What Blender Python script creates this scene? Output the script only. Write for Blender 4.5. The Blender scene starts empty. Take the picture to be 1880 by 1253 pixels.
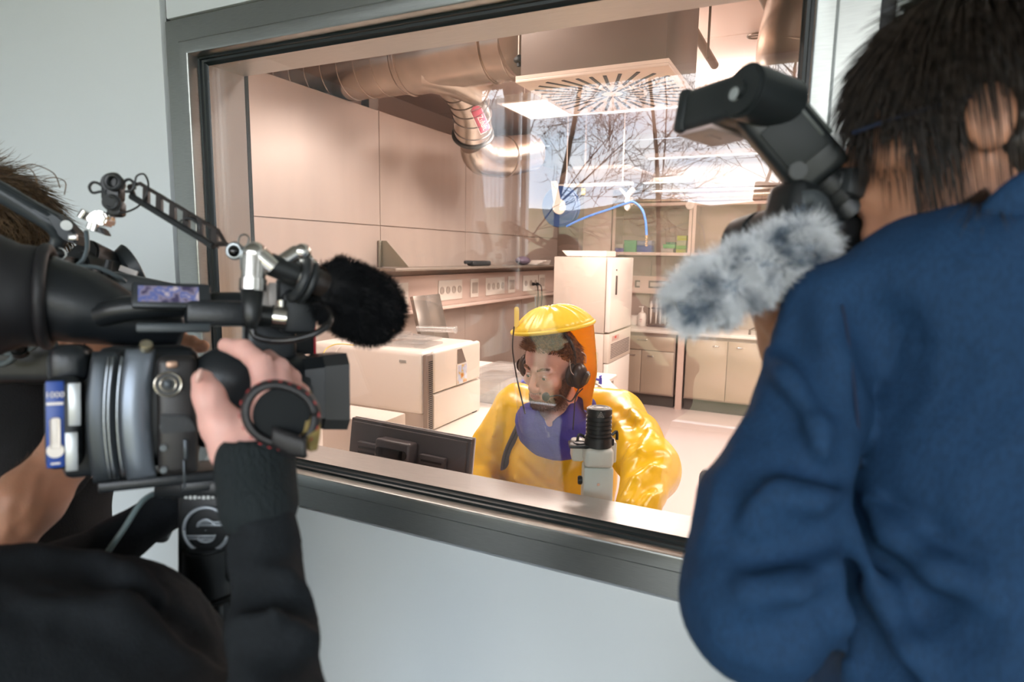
import bpy, bmesh, math, random
import numpy as np
from mathutils import Vector, Matrix, Quaternion
from math import sin, cos, pi, radians, sqrt
random.seed(7)
C = bpy.context.scene.collection
S = bpy.context.scene

# ---------------------------------------------------------------- camera
CAM = Vector((0.0, -1.3, 1.75)); FPX = 1150.0
RC = (Matrix.Rotation(radians(25.763), 3, 'Z') @ Matrix.Rotation(radians(-7.948), 3, 'X') @ Matrix.Rotation(radians(-.872), 3, 'Y'))
RT, FW, UP = Vector(RC.col[0]), Vector(RC.col[1]), Vector(RC.col[2])
cd = bpy.data.cameras.new('camera'); cam = bpy.data.objects.new('camera', cd); C.objects.link(cam)
m3 = Matrix((RT, UP, -FW)).transposed()
cam.matrix_world = Matrix.Translation(CAM) @ m3.to_4x4()
cd.sensor_width = 36; cd.lens = FPX / 1880 * 36; cd.clip_start = .02; cd.clip_end = 200
cd.dof.use_dof = True; cd.dof.focus_distance = 2.3; cd.dof.aperture_fstop = 3.7
S.camera = cam
S.view_settings.view_transform = 'Standard'; S.view_settings.look = 'None'
S.view_settings.gamma = 1; S.view_settings.exposure = 0.0; S.view_settings.use_curve_mapping = False
S.cycles.max_bounces = 8; S.cycles.transparent_max_bounces = 16; S.cycles.sample_clamp_indirect = 6
S.cycles.caustics_reflective = False; S.cycles.caustics_refractive = False

# ---------------------------------------------------------------- world sky
W = bpy.data.worlds.new('sky'); S.world = W; W.use_nodes = True
nt = W.node_tree; nt.nodes.clear()
def N(t, ty, **k):
    n = t.nodes.new(ty)
    for a, v in k.items():
        if a.startswith('_'): n.inputs[int(a[1:])].default_value = v
        else: setattr(n, a, v)
    return n
tc = N(nt, 'ShaderNodeTexCoord'); mp = N(nt, 'ShaderNodeMapping'); mp.inputs['Scale'].default_value = (1.6, 1.6, 3.2)
no = N(nt, 'ShaderNodeTexNoise'); no.inputs['Scale'].default_value = 2.1; no.inputs['Detail'].default_value = 6; no.inputs['Roughness'].default_value = .55
rp = N(nt, 'ShaderNodeValToRGB'); rp.color_ramp.elements[0].position = .40; rp.color_ramp.elements[1].position = .56
rp.color_ramp.elements[0].color = (.66, .77, .92, 1); rp.color_ramp.elements[1].color = (1, 1, 1, 1)
bg = N(nt, 'ShaderNodeBackground'); bg.inputs['Strength'].default_value = 9.0; wo = N(nt, 'ShaderNodeOutputWorld')
nt.links.new(tc.outputs['Generated'], mp.inputs['Vector']); nt.links.new(mp.outputs[0], no.inputs['Vector'])
nt.links.new(no.outputs['Fac'], rp.inputs[0]); nt.links.new(rp.outputs[0], bg.inputs['Color']); nt.links.new(bg.outputs[0], wo.inputs[0])

# ---------------------------------------------------------------- area lights of the lab ceiling: seen lamps, added unseen ones, upward fills
def area(x, y, z, sx, sy, e, col=(1, .80, .68), rot=(0, 0, 0)):
    l = bpy.data.lights.new('ceiling_or_fill_lamp', 'AREA'); l.shape = 'RECTANGLE'; l.size = sx; l.size_y = sy; l.energy = e; l.color = col
    o = bpy.data.objects.new('ceiling_or_fill_lamp', l); o.location = (x, y, z); o.rotation_euler = rot; C.objects.link(o); return o
WARM = (1.0, .86, .79)
LAMPS_AND_FILLS = [(-1.5, 2.88, 2.742, 1.0, .48, 34), (-1.12, 4.0, 2.942, 1.24, .1, 18), (-1.25, 6.13, 2.83, 1.2, .06, 5), (1.0, 5.0, 2.90, 1.2, .3, 26), (.9, 2.9, 2.90, 1.2, .3, 34),
         (-1.9, .70, 2.95, 1.2, .3, 14), (.7, .70, 2.95, 1.2, .3, 12)]  # last four entries are unseen lamps, added only to light the lab
for a in LAMPS_AND_FILLS: area(*a[:5], a[5] * 2.0, col=WARM)
area(-1.5, 2.88, 2.81, 1.0, .48, 26, WARM, (pi, 0, 0)); area(-1.12, 4.0, 3.01, 1.24, .1, 15, WARM, (pi, 0, 0)); area(-1.9, .70, 3.03, 1.2, .3, 10, WARM, (pi, 0, 0)); area(.9, 2.9, 2.98, 1.2, .3, 9, WARM, (pi, 0, 0))  # upward fill lights, added over the fixtures to brighten the ceiling

# ---------------------------------------------------------------- pixel helpers (frame 1880 x 1253)
def ray(x, y): return FW + RT * ((x - 940) / FPX) - UP * ((y - 626.5) / FPX)
def at(x, y, d): return CAM + ray(x, y) * d
def onX(x, y, X): d = ray(x, y); return CAM + d * ((X - CAM.x) / d.x)
def onY(x, y, Y): d = ray(x, y); return CAM + d * ((Y - CAM.y) / d.y)
def onZ(x, y, Z): d = ray(x, y); return CAM + d * ((Z - CAM.z) / d.z)

# ---------------------------------------------------------------- materials
MATS = {}
def mat(name, col=(.5, .5, .5), rough=.5, metal=0, bump=0, bscale=60, var=0, vscale=8, emit=None, estr=1, spec=.5, coat=0, sub=0, trans=0, alpha=1, stretch=None, bdetail=3, col2=None, sheen=0):
    if name in MATS: return MATS[name]
    m = bpy.data.materials.new(name); m.use_nodes = True; t = m.node_tree; b = t.nodes['Principled BSDF']
    b.inputs['Base Color'].default_value = (*col, 1); b.inputs['Roughness'].default_value = rough; b.inputs['Metallic'].default_value = metal
    b.inputs['Specular IOR Level'].default_value = spec; b.inputs['Coat Weight'].default_value = coat
    b.inputs['Subsurface Weight'].default_value = sub; b.inputs['Subsurface Radius'].default_value = (.02, .008, .004)
    b.inputs['Transmission Weight'].default_value = trans; b.inputs['Alpha'].default_value = alpha
    b.inputs['Sheen Weight'].default_value = sheen
    tcn = N(t, 'ShaderNodeTexCoord'); mpn = N(t, 'ShaderNodeMapping'); t.links.new(tcn.outputs['Object'], mpn.inputs['Vector'])
    if stretch: mpn.inputs['Scale'].default_value = stretch
    if var or col2:
        n = N(t, 'ShaderNodeTexNoise'); n.inputs['Scale'].default_value = vscale; n.inputs['Detail'].default_value = 4
        t.links.new(mpn.outputs[0], n.inputs['Vector'])
        r = N(t, 'ShaderNodeValToRGB'); r.color_ramp.elements[0].position = .35; r.color_ramp.elements[1].position = .65
        c2 = col2 or tuple(min(1, c * (1 + var)) for c in col); c1 = col if col2 else tuple(c * (1 - var) for c in col)
        r.color_ramp.elements[0].color = (*c1, 1); r.color_ramp.elements[1].color = (*c2, 1)
        t.links.new(n.outputs['Fac'], r.inputs[0]); t.links.new(r.outputs[0], b.inputs['Base Color'])
    if bump:
        n = N(t, 'ShaderNodeTexNoise'); n.inputs['Scale'].default_value = bscale; n.inputs['Detail'].default_value = bdetail
        t.links.new(mpn.outputs[0], n.inputs['Vector'])
        bp = N(t, 'ShaderNodeBump'); bp.inputs['Strength'].default_value = bump; bp.inputs['Distance'].default_value = .01
        t.links.new(n.outputs['Fac'], bp.inputs['Height']); t.links.new(bp.outputs[0], b.inputs['Normal'])
    if emit:
        b.inputs['Emission Color'].default_value = (*emit, 1); b.inputs['Emission Strength'].default_value = estr
    MATS[name] = m; return m
def glassmat(name, tint=(1, 1, 1), refl=.08, rough=.0, body=0, bodycol=(1, 1, 1), edge=.6):
    """thin clear sheet: a transparent body with a mirror-like face, optionally a little milky plastic"""
    if name in MATS: return MATS[name]
    m = bpy.data.materials.new(name); m.use_nodes = True; t = m.node_tree; t.nodes.clear()
    o = N(t, 'ShaderNodeOutputMaterial'); tr = N(t, 'ShaderNodeBsdfTransparent'); tr.inputs[0].default_value = (*tint, 1)
    gl = N(t, 'ShaderNodeBsdfGlossy'); gl.inputs['Roughness'].default_value = rough
    fr = N(t, 'ShaderNodeLayerWeight'); fr.inputs[0].default_value = .28
    mr = N(t, 'ShaderNodeMath', operation='MULTIPLY_ADD'); mr.inputs[1].default_value = edge; mr.inputs[2].default_value = refl; mr.use_clamp = True
    pw = N(t, 'ShaderNodeMath', operation='POWER'); pw.inputs[1].default_value = 2.2
    mx = N(t, 'ShaderNodeMixShader')
    t.links.new(fr.outputs['Facing'], pw.inputs[0]); t.links.new(pw.outputs[0], mr.inputs[0]); t.links.new(mr.outputs[0], mx.inputs[0])
    base = tr
    if body:
        df = N(t, 'ShaderNodeBsdfDiffuse'); df.inputs[0].default_value = (*bodycol, 1); tl = N(t, 'ShaderNodeBsdfTranslucent'); tl.inputs[0].default_value = (*bodycol, 1)
        ma = N(t, 'ShaderNodeMixShader'); ma.inputs[0].default_value = .5; t.links.new(df.outputs[0], ma.inputs[1]); t.links.new(tl.outputs[0], ma.inputs[2])
        mb = N(t, 'ShaderNodeMixShader'); mb.inputs[0].default_value = body; t.links.new(tr.outputs[0], mb.inputs[1]); t.links.new(ma.outputs[0], mb.inputs[2]); base = mb
    t.links.new(base.outputs[0], mx.inputs[1]); t.links.new(gl.outputs[0], mx.inputs[2]); t.links.new(mx.outputs[0], o.inputs[0])
    MATS[name] = m; return m

# ---------------------------------------------------------------- mesh helpers
def basis(z, x=None):
    z = Vector(z).normalized()
    x = Vector(x) if x is not None else (Vector((1, 0, 0)) if abs(z.x) < .9 else Vector((0, 1, 0)))
    x = (x - z * x.dot(z)).normalized(); y = z.cross(x)
    return Matrix((x, y, z)).transposed()
class MB:
    """collects shapes into one mesh; M is the local frame the shapes are given in"""
    def __init__(s, M=None): s.bm = bmesh.new(); s.M = M or Matrix.Identity(4)
    def _add(s, b, M):
        me = bpy.data.meshes.new('t'); b.to_mesh(me); b.free(); me.transform(s.M @ M); s.bm.from_mesh(me); bpy.data.meshes.remove(me); return s
    def box(s, c, size, bev=0, rot=None, seg=2):
        b = bmesh.new(); bmesh.ops.create_cube(b, size=1); bmesh.ops.scale(b, vec=size, verts=b.verts)
        if bev: bmesh.ops.bevel(b, geom=list(b.edges), offset=bev, segments=seg, affect='EDGES', profile=.5)
        M = Matrix.Translation(Vector(c))
        if rot is not None: M = M @ (rot.to_4x4() if isinstance(rot, Matrix) else Matrix.Rotation(rot, 4, 'Z'))
        return s._add(b, M)
    def bb(s, a, b, bev=0, seg=2):
        a, b = Vector(a), Vector(b); return s.box((a + b) / 2, [abs(v) for v in (b - a)], bev, seg=seg)
    def cyl(s, a, b, ra, rb=None, seg=24, bev=0):
        a, b = Vector(a), Vector(b); rb = ra if rb is None else rb; L = (b - a).length
        q = bmesh.new(); bmesh.ops.create_cone(q, cap_ends=True, segments=seg, radius1=ra, radius2=rb, depth=L)
        if bev:
            ed = [e for e in q.edges if any(len(f.verts) > 4 for f in e.link_faces)]
            bmesh.ops.bevel(q, geom=ed, offset=bev, segments=2, affect='EDGES')
        return s._add(q, Matrix.Translation((a + b) / 2) @ basis(b - a).to_4x4())
    def ball(s, c, r, seg=20, scale=(1, 1, 1), rot=None):
        q = bmesh.new(); bmesh.ops.create_uvsphere(q, u_segments=seg, v_segments=seg // 2, radius=r); bmesh.ops.scale(q, vec=scale, verts=q.verts)
        M = Matrix.Translation(Vector(c)); M = M @ rot.to_4x4() if rot is not None else M
        return s._add(q, M)
    def lathe(s, prof, o=(0, 0, 0), ax=(0, 0, 1), seg=32, close=True, a0=0, a1=2 * pi):
        q = bmesh.new(); full = abs(a1 - a0 - 2 * pi) < 1e-6; n = seg if full else seg + 1; rows = []
        for r, h in prof:
            rows.append([q.verts.new((r * cos(a0 + (a1 - a0) * i / seg), r * sin(a0 + (a1 - a0) * i / seg), h)) for i in range(n)])
        for A, B_ in zip(rows, rows[1:]):
            for i in range(seg): j = (i + 1) % n; q.faces.new((A[i], A[j], B_[j], B_[i]))
        if close and full:
            if prof[0][0] > 1e-5: q.faces.new(rows[0][::-1])
            if prof[-1][0] > 1e-5: q.faces.new(rows[-1])
        bmesh.ops.remove_doubles(q, verts=q.verts, dist=1e-6)
        return s._add(q, Matrix.Translation(Vector(o)) @ basis(ax).to_4x4())
    def tube(s, pts, r, seg=10, closed=False, smooth=0, rs=None, flat=1):
        pts = [Vector(p) for p in pts]
        if smooth: pts, rs = catmull(pts, smooth, closed, rs)
        n = len(pts); q = bmesh.new(); rows = []; up = None
        for i, p in enumerate(pts):
            if closed: d = pts[(i + 1) % n] - pts[i - 1]
            else: d = pts[min(i + 1, n - 1)] - pts[max(i - 1, 0)]
            d.normalize()
            if up is None: up = basis(d).col[0].copy()
            up = (up - d * up.dot(d)).normalized(); v = d.cross(up); rr = rs[i] if rs else r
            rows.append([q.verts.new(p + up * cos(2 * pi * k / seg) * rr + v * sin(2 * pi * k / seg) * rr * flat) for k in range(seg)])
        m = n if closed else n - 1
        for i in range(m):
            A, B_ = rows[i], rows[(i + 1) % n]
            for k in range(seg): j = (k + 1) % seg; q.faces.new((A[k], A[j], B_[j], B_[k]))
        if not closed: q.faces.new(rows[0][::-1]); q.faces.new(rows[-1])
        return s._add(q, Matrix.Identity(4))
    def prism(s, pts, n, t, bev=0):
        """polygon given by 3-D points, thickened by vector n*t (both sides by t/2)"""
        q = bmesh.new(); n = Vector(n).normalized() * t / 2
        A = [q.verts.new(Vector(p) + n) for p in pts]; B_ = [q.verts.new(Vector(p) - n) for p in pts]
        q.faces.new(A); q.faces.new(B_[::-1]); k = len(pts)
        for i in range(k): j = (i + 1) % k; q.faces.new((A[j], A[i], B_[i], B_[j]))
        bmesh.ops.recalc_face_normals(q, faces=q.faces)
        if bev: bmesh.ops.bevel(q, geom=list(q.edges), offset=bev, segments=2, affect='EDGES')
        return s._add(q, Matrix.Identity(4))
    def ring(s, c, ax, R, r, seg=40, rseg=10, sc=(1, 1)):
        Bm = basis(ax); pts = [Vector(c) + Bm @ Vector((R * sc[0] * cos(2 * pi * i / seg), R * sc[1] * sin(2 * pi * i / seg), 0)) for i in range(seg)]
        return s.tube(pts, r, rseg, closed=True)
    def grid(s, rows):
        q = bmesh.new(); V = [[q.verts.new(p) for p in row] for row in rows]
        for a, b in zip(V, V[1:]):
            for i in range(len(a) - 1): q.faces.new((a[i], a[i + 1], b[i + 1], b[i]))
        return s._add(q, Matrix.Identity(4))
def catmull(P, k, closed=False, rs=None):
    n = len(P); out = []; ro = []; rng = range(n if closed else n - 1)
    g = (lambda i: P[i % n]) if closed else (lambda i: P[max(0, min(n - 1, i))])
    h = (lambda i: rs[i % n]) if closed else (lambda i: rs[max(0, min(n - 1, i))])
    for i in rng:
        for j in range(k):
            t = j / k; a, b, c, d = g(i - 1), g(i), g(i + 1), g(i + 2)
            out.append(.5 * ((2 * b) + (c - a) * t + (2 * a - 5 * b + 4 * c - d) * t * t + (3 * b - a - 3 * c + d) * t ** 3))
            if rs: ro.append(h(i) * (1 - t) + h(i + 1) * t)
    if not closed:
        out.append(P[-1].copy())
        if rs: ro.append(rs[-1])
    return out, (ro if rs else None)
WPOS = {}
def finish(name, me, m, parent, smooth=35):
    if m: me.materials.append(m)
    o = bpy.data.objects.new(name, me); C.objects.link(o)
    if parent is not None:
        o.parent = parent; w = WPOS[parent.name]; me.transform(Matrix.Translation(-w)); WPOS[o.name] = w.copy()
    else: WPOS[o.name] = Vector((0, 0, 0))
    if smooth:
        me.polygons.foreach_set('use_smooth', [True] * len(me.polygons))
        if smooth < 180: me.set_sharp_from_angle(angle=radians(smooth))
    return o
def obj(name, mb, m, parent=None, smooth=35, label=None):
    bmesh.ops.recalc_face_normals(mb.bm, faces=mb.bm.faces)
    me = bpy.data.meshes.new(name); mb.bm.to_mesh(me); mb.bm.free()
    o = finish(name, me, m, parent, smooth)
    if label: o['label'] = label
    return o
def center(o, base='min'):
    """put a top-level single mesh's origin at its own base"""
    me = o.data; n = len(me.vertices); a = np.empty(n * 3); me.vertices.foreach_get('co', a); a = a.reshape(-1, 3)
    c = Vector(((a[:, 0].min() + a[:, 0].max()) / 2, (a[:, 1].min() + a[:, 1].max()) / 2, a[:, 2].min()))
    me.transform(Matrix.Translation(-c)); o.location = o.location + c; WPOS[o.name] = Vector(o.location)
def tag(o, label, cat, group=None):
    o['label'] = label; o['category'] = cat
    if group: o['group'] = group
    if o.type == 'MESH' and o.parent is None: center(o)
    return o
def thing(name, label, cat, loc, group=None):
    o = bpy.data.objects.new(name, None); C.objects.link(o); o.location = Vector(loc); o.empty_display_size = .05
    WPOS[o.name] = Vector(loc); o['label'] = label; o['category'] = cat
    if group: o['group'] = group
    return o
def struct(name, mb, m, parent=None, smooth=35):
    o = obj(name, mb, m, parent, smooth)
    if parent is None: o['kind'] = 'structure'
    return o
def dup(root, loc, label=None, rz=0, group=None):
    r = root.copy(); C.objects.link(r); r.location = Vector(loc); r.rotation_euler = (0, 0, rz)
    if label: r['label'] = label
    if group: r['group'] = group
    for ch in list(root.children):
        c = ch.copy(); C.objects.link(c); c.parent = r
        for g in ch.children: d = g.copy(); C.objects.link(d); d.parent = c
    return r
def text(body, M, size, m, parent, name='lettering', depth=.0006):
    """writing laid on a surface; M maps the text's x/y plane into the world"""
    cu = bpy.data.curves.new('txt', 'FONT'); cu.body = body; cu.size = size; cu.extrude = depth; cu.align_x = 'CENTER'; cu.align_y = 'CENTER'
    to = bpy.data.objects.new('txt', cu); C.objects.link(to); dg = bpy.context.evaluated_depsgraph_get()
    me = bpy.data.meshes.new_from_object(to.evaluated_get(dg)); bpy.data.objects.remove(to); me.transform(M)
    me.materials.clear()
    return finish(name, me, m, parent, 0)
def fr(o, x, y=None, z=None):
    """4x4 frame: origin o, x axis, and z or y hint"""
    x = Vector(x).normalized()
    if z is not None:
        z = Vector(z); z = (z - x * z.dot(x)).normalized(); y = z.cross(x)
    else:
        y = Vector(y); y = (y - x * y.dot(x)).normalized(); z = x.cross(y)
    M = Matrix((x, y, z)).transposed().to_4x4(); M.translation = Vector(o); return M

from mathutils.bvhtree import BVHTree
def bvh(o):
    me = o.data; w = WPOS[o.name]; return BVHTree.FromPolygons([v.co + w for v in me.vertices], [tuple(p.vertices) for p in me.polygons])
def onto(tree, px, py, lift=.002, dflt=2.1):
    h = tree.ray_cast(CAM, ray(px, py).normalized())
    return (h[0] + h[1].normalized() * (lift if h[1].dot(ray(px, py)) < 0 else -lift)) if h[0] is not None else at(px, py, dflt)
# ---------------------------------------------------------------- smooth solids (signed distance + surface nets)
class SD:
    def __init__(s, M=None): s.p = []; s.M = M or Matrix.Identity(4)
    def w(s, v): return s.M @ Vector(v)
    def cap(s, a, b, ra, rb=None, k=.01, op=1): s.p.append(('c', s.w(a), s.w(b), ra, ra if rb is None else rb, k, op)); return s
    def chain(s, pts, rs, k=.01, op=1):
        for i in range(len(pts) - 1): s.cap(pts[i], pts[i + 1], rs[i], rs[i + 1], k, op)
        return s
    def ell(s, c, r, rot=None, k=.01, op=1):
        R = s.M.to_3x3() @ (rot if rot is not None else Matrix.Identity(3)); s.p.append(('e', s.w(c), Vector(r), R, 0, k, op)); return s
    def box(s, c, h, rot=None, rd=.005, k=.01, op=1):
        R = s.M.to_3x3() @ (rot if rot is not None else Matrix.Identity(3)); s.p.append(('b', s.w(c), Vector(h), R, rd, k, op)); return s
    def mesh(s, name, vox, disp=None, shell=0):
        ext = []
        for q in s.p:
            if q[0] == 'c':
                r = max(q[3], q[4]); lo = np.minimum(q[1], q[2]) - r; hi = np.maximum(q[1], q[2]) + r
            else:
                r = max(q[2]) * (1 if q[0] == 'e' else 1.75); lo = np.array(q[1]) - r; hi = np.array(q[1]) + r
            ext.append((lo, hi))
        adds = [e for e, q in zip(ext, s.p) if q[6] > 0]
        LO = np.min([e[0] for e in adds], 0) - 4 * vox; HI = np.max([e[1] for e in adds], 0) + 4 * vox
        n = np.ceil((HI - LO) / vox).astype(int) + 1
        F = np.full(n, 1.0, np.float32); ax = [LO[i] + vox * np.arange(n[i]) for i in range(3)]
        for q, (lo, hi) in zip(s.p, ext):
            k = q[5]; mg = k + 4 * vox
            i0 = np.clip(((lo - mg - LO) / vox).astype(int), 0, n); i1 = np.clip(((hi + mg - LO) / vox).astype(int) + 2, 0, n)
            if (i1 <= i0).any(): continue
            X = ax[0][i0[0]:i1[0], None, None]; Y = ax[1][None, i0[1]:i1[1], None]; Z = ax[2][None, None, i0[2]:i1[2]]
            if q[0] == 'c':
                a = q[1]; ab = q[2] - q[1]; L2 = max(ab.length_squared, 1e-12)
                t = np.clip(((X - a.x) * ab.x + (Y - a.y) * ab.y + (Z - a.z) * ab.z) / L2, 0, 1)
                d = np.sqrt((X - a.x - ab.x * t) ** 2 + (Y - a.y - ab.y * t) ** 2 + (Z - a.z - ab.z * t) ** 2) - (q[3] + (q[4] - q[3]) * t)
            else:
                c = q[1]; R = q[3]; l = [(X - c.x) * R[0][i] + (Y - c.y) * R[1][i] + (Z - c.z) * R[2][i] for i in range(3)]
                if q[0] == 'e':
                    e = q[2]; k0 = np.sqrt((l[0] / e.x) ** 2 + (l[1] / e.y) ** 2 + (l[2] / e.z) ** 2)
                    k1 = np.sqrt((l[0] / e.x ** 2) ** 2 + (l[1] / e.y ** 2) ** 2 + (l[2] / e.z ** 2) ** 2) + 1e-9
                    d = np.where(k0 < .05, -min(e), k0 * (k0 - 1) / k1)
                else:
                    h = q[2]; rd = q[4]; g = [np.abs(l[i]) - (h[i] - rd) for i in range(3)]
                    d = np.sqrt(sum(np.maximum(v, 0) ** 2 for v in g)) + np.minimum(np.maximum(np.maximum(g[0], g[1]), g[2]), 0) - rd
            sl = F[i0[0]:i1[0], i0[1]:i1[1], i0[2]:i1[2]]
            if q[6] > 0: h = np.maximum(k - np.abs(sl - d), 0) / k; sl[:] = np.minimum(sl, d) - h * h * k * .25
            else: h = np.maximum(k - np.abs(sl + d), 0) / k; sl[:] = np.maximum(sl, -d) + h * h * k * .25
        if disp is not None:
            near = np.abs(F) < 4 * vox + .02; I = np.argwhere(near); P = LO + I * vox; F[near] += disp(P).astype(np.float32)
        V, Q = surface_nets(F); V = V * vox + LO
        me = bpy.data.meshes.new(name); me.vertices.add(len(V)); me.vertices.foreach_set('co', V.astype(np.float32).ravel())
        me.loops.add(len(Q) * 4); me.loops.foreach_set('vertex_index', Q.ravel().astype(np.int32))
        me.polygons.add(len(Q)); me.polygons.foreach_set('loop_start', np.arange(0, len(Q) * 4, 4, dtype=np.int32)); me.polygons.foreach_set('loop_total', np.full(len(Q), 4, np.int32))
        me.update(calc_edges=True); me.validate(); return me
    def obj(s, name, m, vox, parent=None, disp=None, label=None):
        o = finish(name, s.mesh(name, vox, disp), m, parent, 180)
        if label: o['label'] = label
        return o
def surface_nets(F):
    ins = F < 0; nx, ny, nz = F.shape
    cnt = np.zeros((nx - 1, ny - 1, nz - 1), np.int8)
    for a in (0, 1):
        for b in (0, 1):
            for c in (0, 1): cnt += ins[a:nx - 1 + a, b:ny - 1 + b, c:nz - 1 + c]
    act = (cnt > 0) & (cnt < 8); idx = np.full(act.shape, -1, np.int64); I = np.argwhere(act); idx[act] = np.arange(len(I))
    acc = np.zeros((len(I), 3)); num = np.zeros(len(I))
    cor = [(a, b, c) for a in (0, 1) for b in (0, 1) for c in (0, 1)]
    for i, p in enumerate(cor):
        for q in cor[i + 1:]:
            if sum(abs(np.subtract(p, q))) != 1: continue
            f0 = F[I[:, 0] + p[0], I[:, 1] + p[1], I[:, 2] + p[2]]; f1 = F[I[:, 0] + q[0], I[:, 1] + q[1], I[:, 2] + q[2]]
            m = (f0 < 0) != (f1 < 0); t = np.zeros(len(I)); t[m] = f0[m] / (f0[m] - f1[m])
            for d in range(3): acc[:, d] += np.where(m, p[d] + (q[d] - p[d]) * t, 0)
            num += m
    V = I + acc / num[:, None]; Q = []
    for d in range(3):
        e, f = (d + 1) % 3, (d + 2) % 3
        A = np.take(ins, range(F.shape[d] - 1), d); B_ = np.take(ins, range(1, F.shape[d]), d); E = np.argwhere(A != B_)
        E = E[(E[:, e] > 0) & (E[:, f] > 0) & (E[:, e] < F.shape[e] - 1) & (E[:, f] < F.shape[f] - 1)]
        fl = A[E[:, 0], E[:, 1], E[:, 2]]; o = []
        for (u, v) in ((1, 1), (0, 1), (0, 0), (1, 0)):
            G = E.copy(); G[:, e] -= u; G[:, f] -= v; o.append(idx[G[:, 0], G[:, 1], G[:, 2]])
        q = np.stack(o, 1); q[~fl] = q[~fl][:, ::-1]; Q.append(q)
    return V, np.concatenate(Q)
def strands(points, dirs, length, r, seg=4, droop=0, curl=.3, jitter=.2, rnd=random.Random(3), lens=None):
    """many tapering hairs as one bmesh; points and dirs are lists"""
    mb = MB(); bm = mb.bm
    for i, (p, d) in enumerate(zip(points, dirs)):
        L = (lens[i] if lens else length) * (1 + rnd.uniform(-jitter, jitter)); d = Vector(d).normalized(); q = Vector(p)
        cu = Vector((rnd.gauss(0, 1), rnd.gauss(0, 1), rnd.gauss(0, 1))) * curl; prev = None; B_ = basis(d)
        for s_ in range(seg + 1):
            t = s_ / seg
            if s_ == seg: cur = [bm.verts.new(q)]
            else: cur = [bm.verts.new(q + (B_.col[0] * cos(a) + B_.col[1] * sin(a)) * r * (1 - .75 * t)) for a in (0, 2.09, 4.19)]
            if prev:
                if len(cur) == 1:
                    for k in range(3): bm.faces.new((prev[k], prev[(k + 1) % 3], cur[0]))
                else:
                    for k in range(3): j = (k + 1) % 3; bm.faces.new((prev[k], prev[j], cur[j], cur[k]))
            prev = cur; d = (d + cu / seg + Vector((0, 0, -droop / seg))).normalized(); q = q + d * L / seg
    return mb
# ================================================================ SETTING: the hall (y < 0) and the lab (y > 0)
M_HALL = mat('hall_panel_lacquer', (.735, .785, .80), .34, spec=.45)
M_SEAM = mat('black_joint', (.008, .010, .013), .5)
M_STEEL = mat('brushed_steel', (.38, .39, .37), .33, 1, bump=.04, bscale=90, stretch=(1, 1, 25), var=.06, vscale=30)
M_STEELB = mat('brushed_steel_sill', (.46, .45, .43), .42, 1, bump=.03, bscale=60, stretch=(1, 20, 20), var=.05, vscale=20)
M_GASK = mat('gasket_rubber', (.010, .016, .017), .35)
M_LABW = mat('lab_wall_laminate', (.45, .37, .32), .38, .25, var=.04, vscale=1.5, stretch=(4, 4, .5), bump=.01, bscale=6)
M_LABC = mat('lab_ceiling_metal', (.66, .51, .44), .42, .1)
M_FLOOR = mat('lab_floor_vinyl', (.60, .49, .45), .35, var=.07, vscale=160)
M_WHITE = mat('white_enamel', (.80, .735, .67), .32)
M_CREAM = mat('cream_plastic', (.78, .70, .63), .4)
M_DARK = mat('black_plastic', (.012, .014, .015), .38)
M_DARK2 = mat('soft_black_plastic', (.018, .021, .023), .5)
M_CHROME = mat('chrome', (.8, .8, .8), .12, 1)
M_GALV = mat('galvanised_sheet', (.50, .43, .37), .27, 1, bump=.06, bscale=9, var=.10, vscale=6)
M_FLOORH = mat('hall_floor', (.09, .095, .10), .35)
XL, YB, XR, ZC = -2.92, 6.5, 2.4, 3.15
# ---- hall: wall made of lacquered panels round the window, black joints between
HZ = .15
wb = MB()
wb.bb((-4.5, .012, HZ), (-1.79, .10, 3.42), .004); wb.bb((-1.765, .012, 2.412), (.060, .10, 3.42), .006)
wb.bb((-1.765, .012, HZ), (.060, .10, 1.008), .006); wb.bb((.088, .012, HZ), (3.0, .10, 3.42), .004)
for p in wb.bm.verts: p.co.y -= .012
struct('wall_front', wb, M_HALL)
jb = MB()
for b in (((-1.80, .02, HZ), (-1.755, .1, 3.42)), ((.05, .02, HZ), (.10, .1, 3.42)), ((-1.78, .02, 2.39), (.07, .1, 2.43)), ((-1.78, .02, .99), (.07, .1, 1.03))): jb.bb(*b)
struct('trim_1', jb, M_SEAM)
struct('floor_hall', MB().bb((-4.5, -4.6, HZ - .08), (4.2, .1, HZ)), M_FLOORH).name = 'floor'
struct('ceiling', MB().bb((-4.5, -4.6, 3.42), (4.2, .1, 3.5)), mat('hall_ceiling', (.34, .33, .32), .7))
struct('wall_left', MB().bb((-4.6, -4.6, HZ), (-4.5, .1, 3.42)), M_HALL)
struct('wall_right', MB().bb((4.2, -4.6, HZ), (4.3, .1, 3.42)), M_HALL)
struct('wall_back', MB().bb((-4.5, -4.6, HZ), (-3.28, -4.45, 3.42)), mat('hall_back_wall', (.30, .30, .29), .6))
M_WFR = mat('white_door_frame', (.82, .84, .84), .35)
w2 = MB()
for x0, x1, d in ((-2.93, -2.88, .06), (-2.86, -2.80, .03), (-2.76, -2.70, .03), (.9, .98, .05), (4.1, 4.2, .05)): w2.bb((x0, -4.55, HZ), (x1, -4.5 + d, 3.40), .004)
w2.bb((-2.8, -4.55, 3.36), (4.2, -4.45, 3.42)); w2.bb((-2.8, -4.55, HZ), (4.2, -4.47, HZ + .05))
struct('window_2', w2, M_WFR)
cur = MB(); cur.grid([[Vector((-3.27 + .40 * i / 60, -4.36 + .022 * sin(i * .9) + .006 * sin(i * 2.3 + z_ * .4), HZ + .02 + z_ * .31)) for i in range(61)] for z_ in range(11)])
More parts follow.
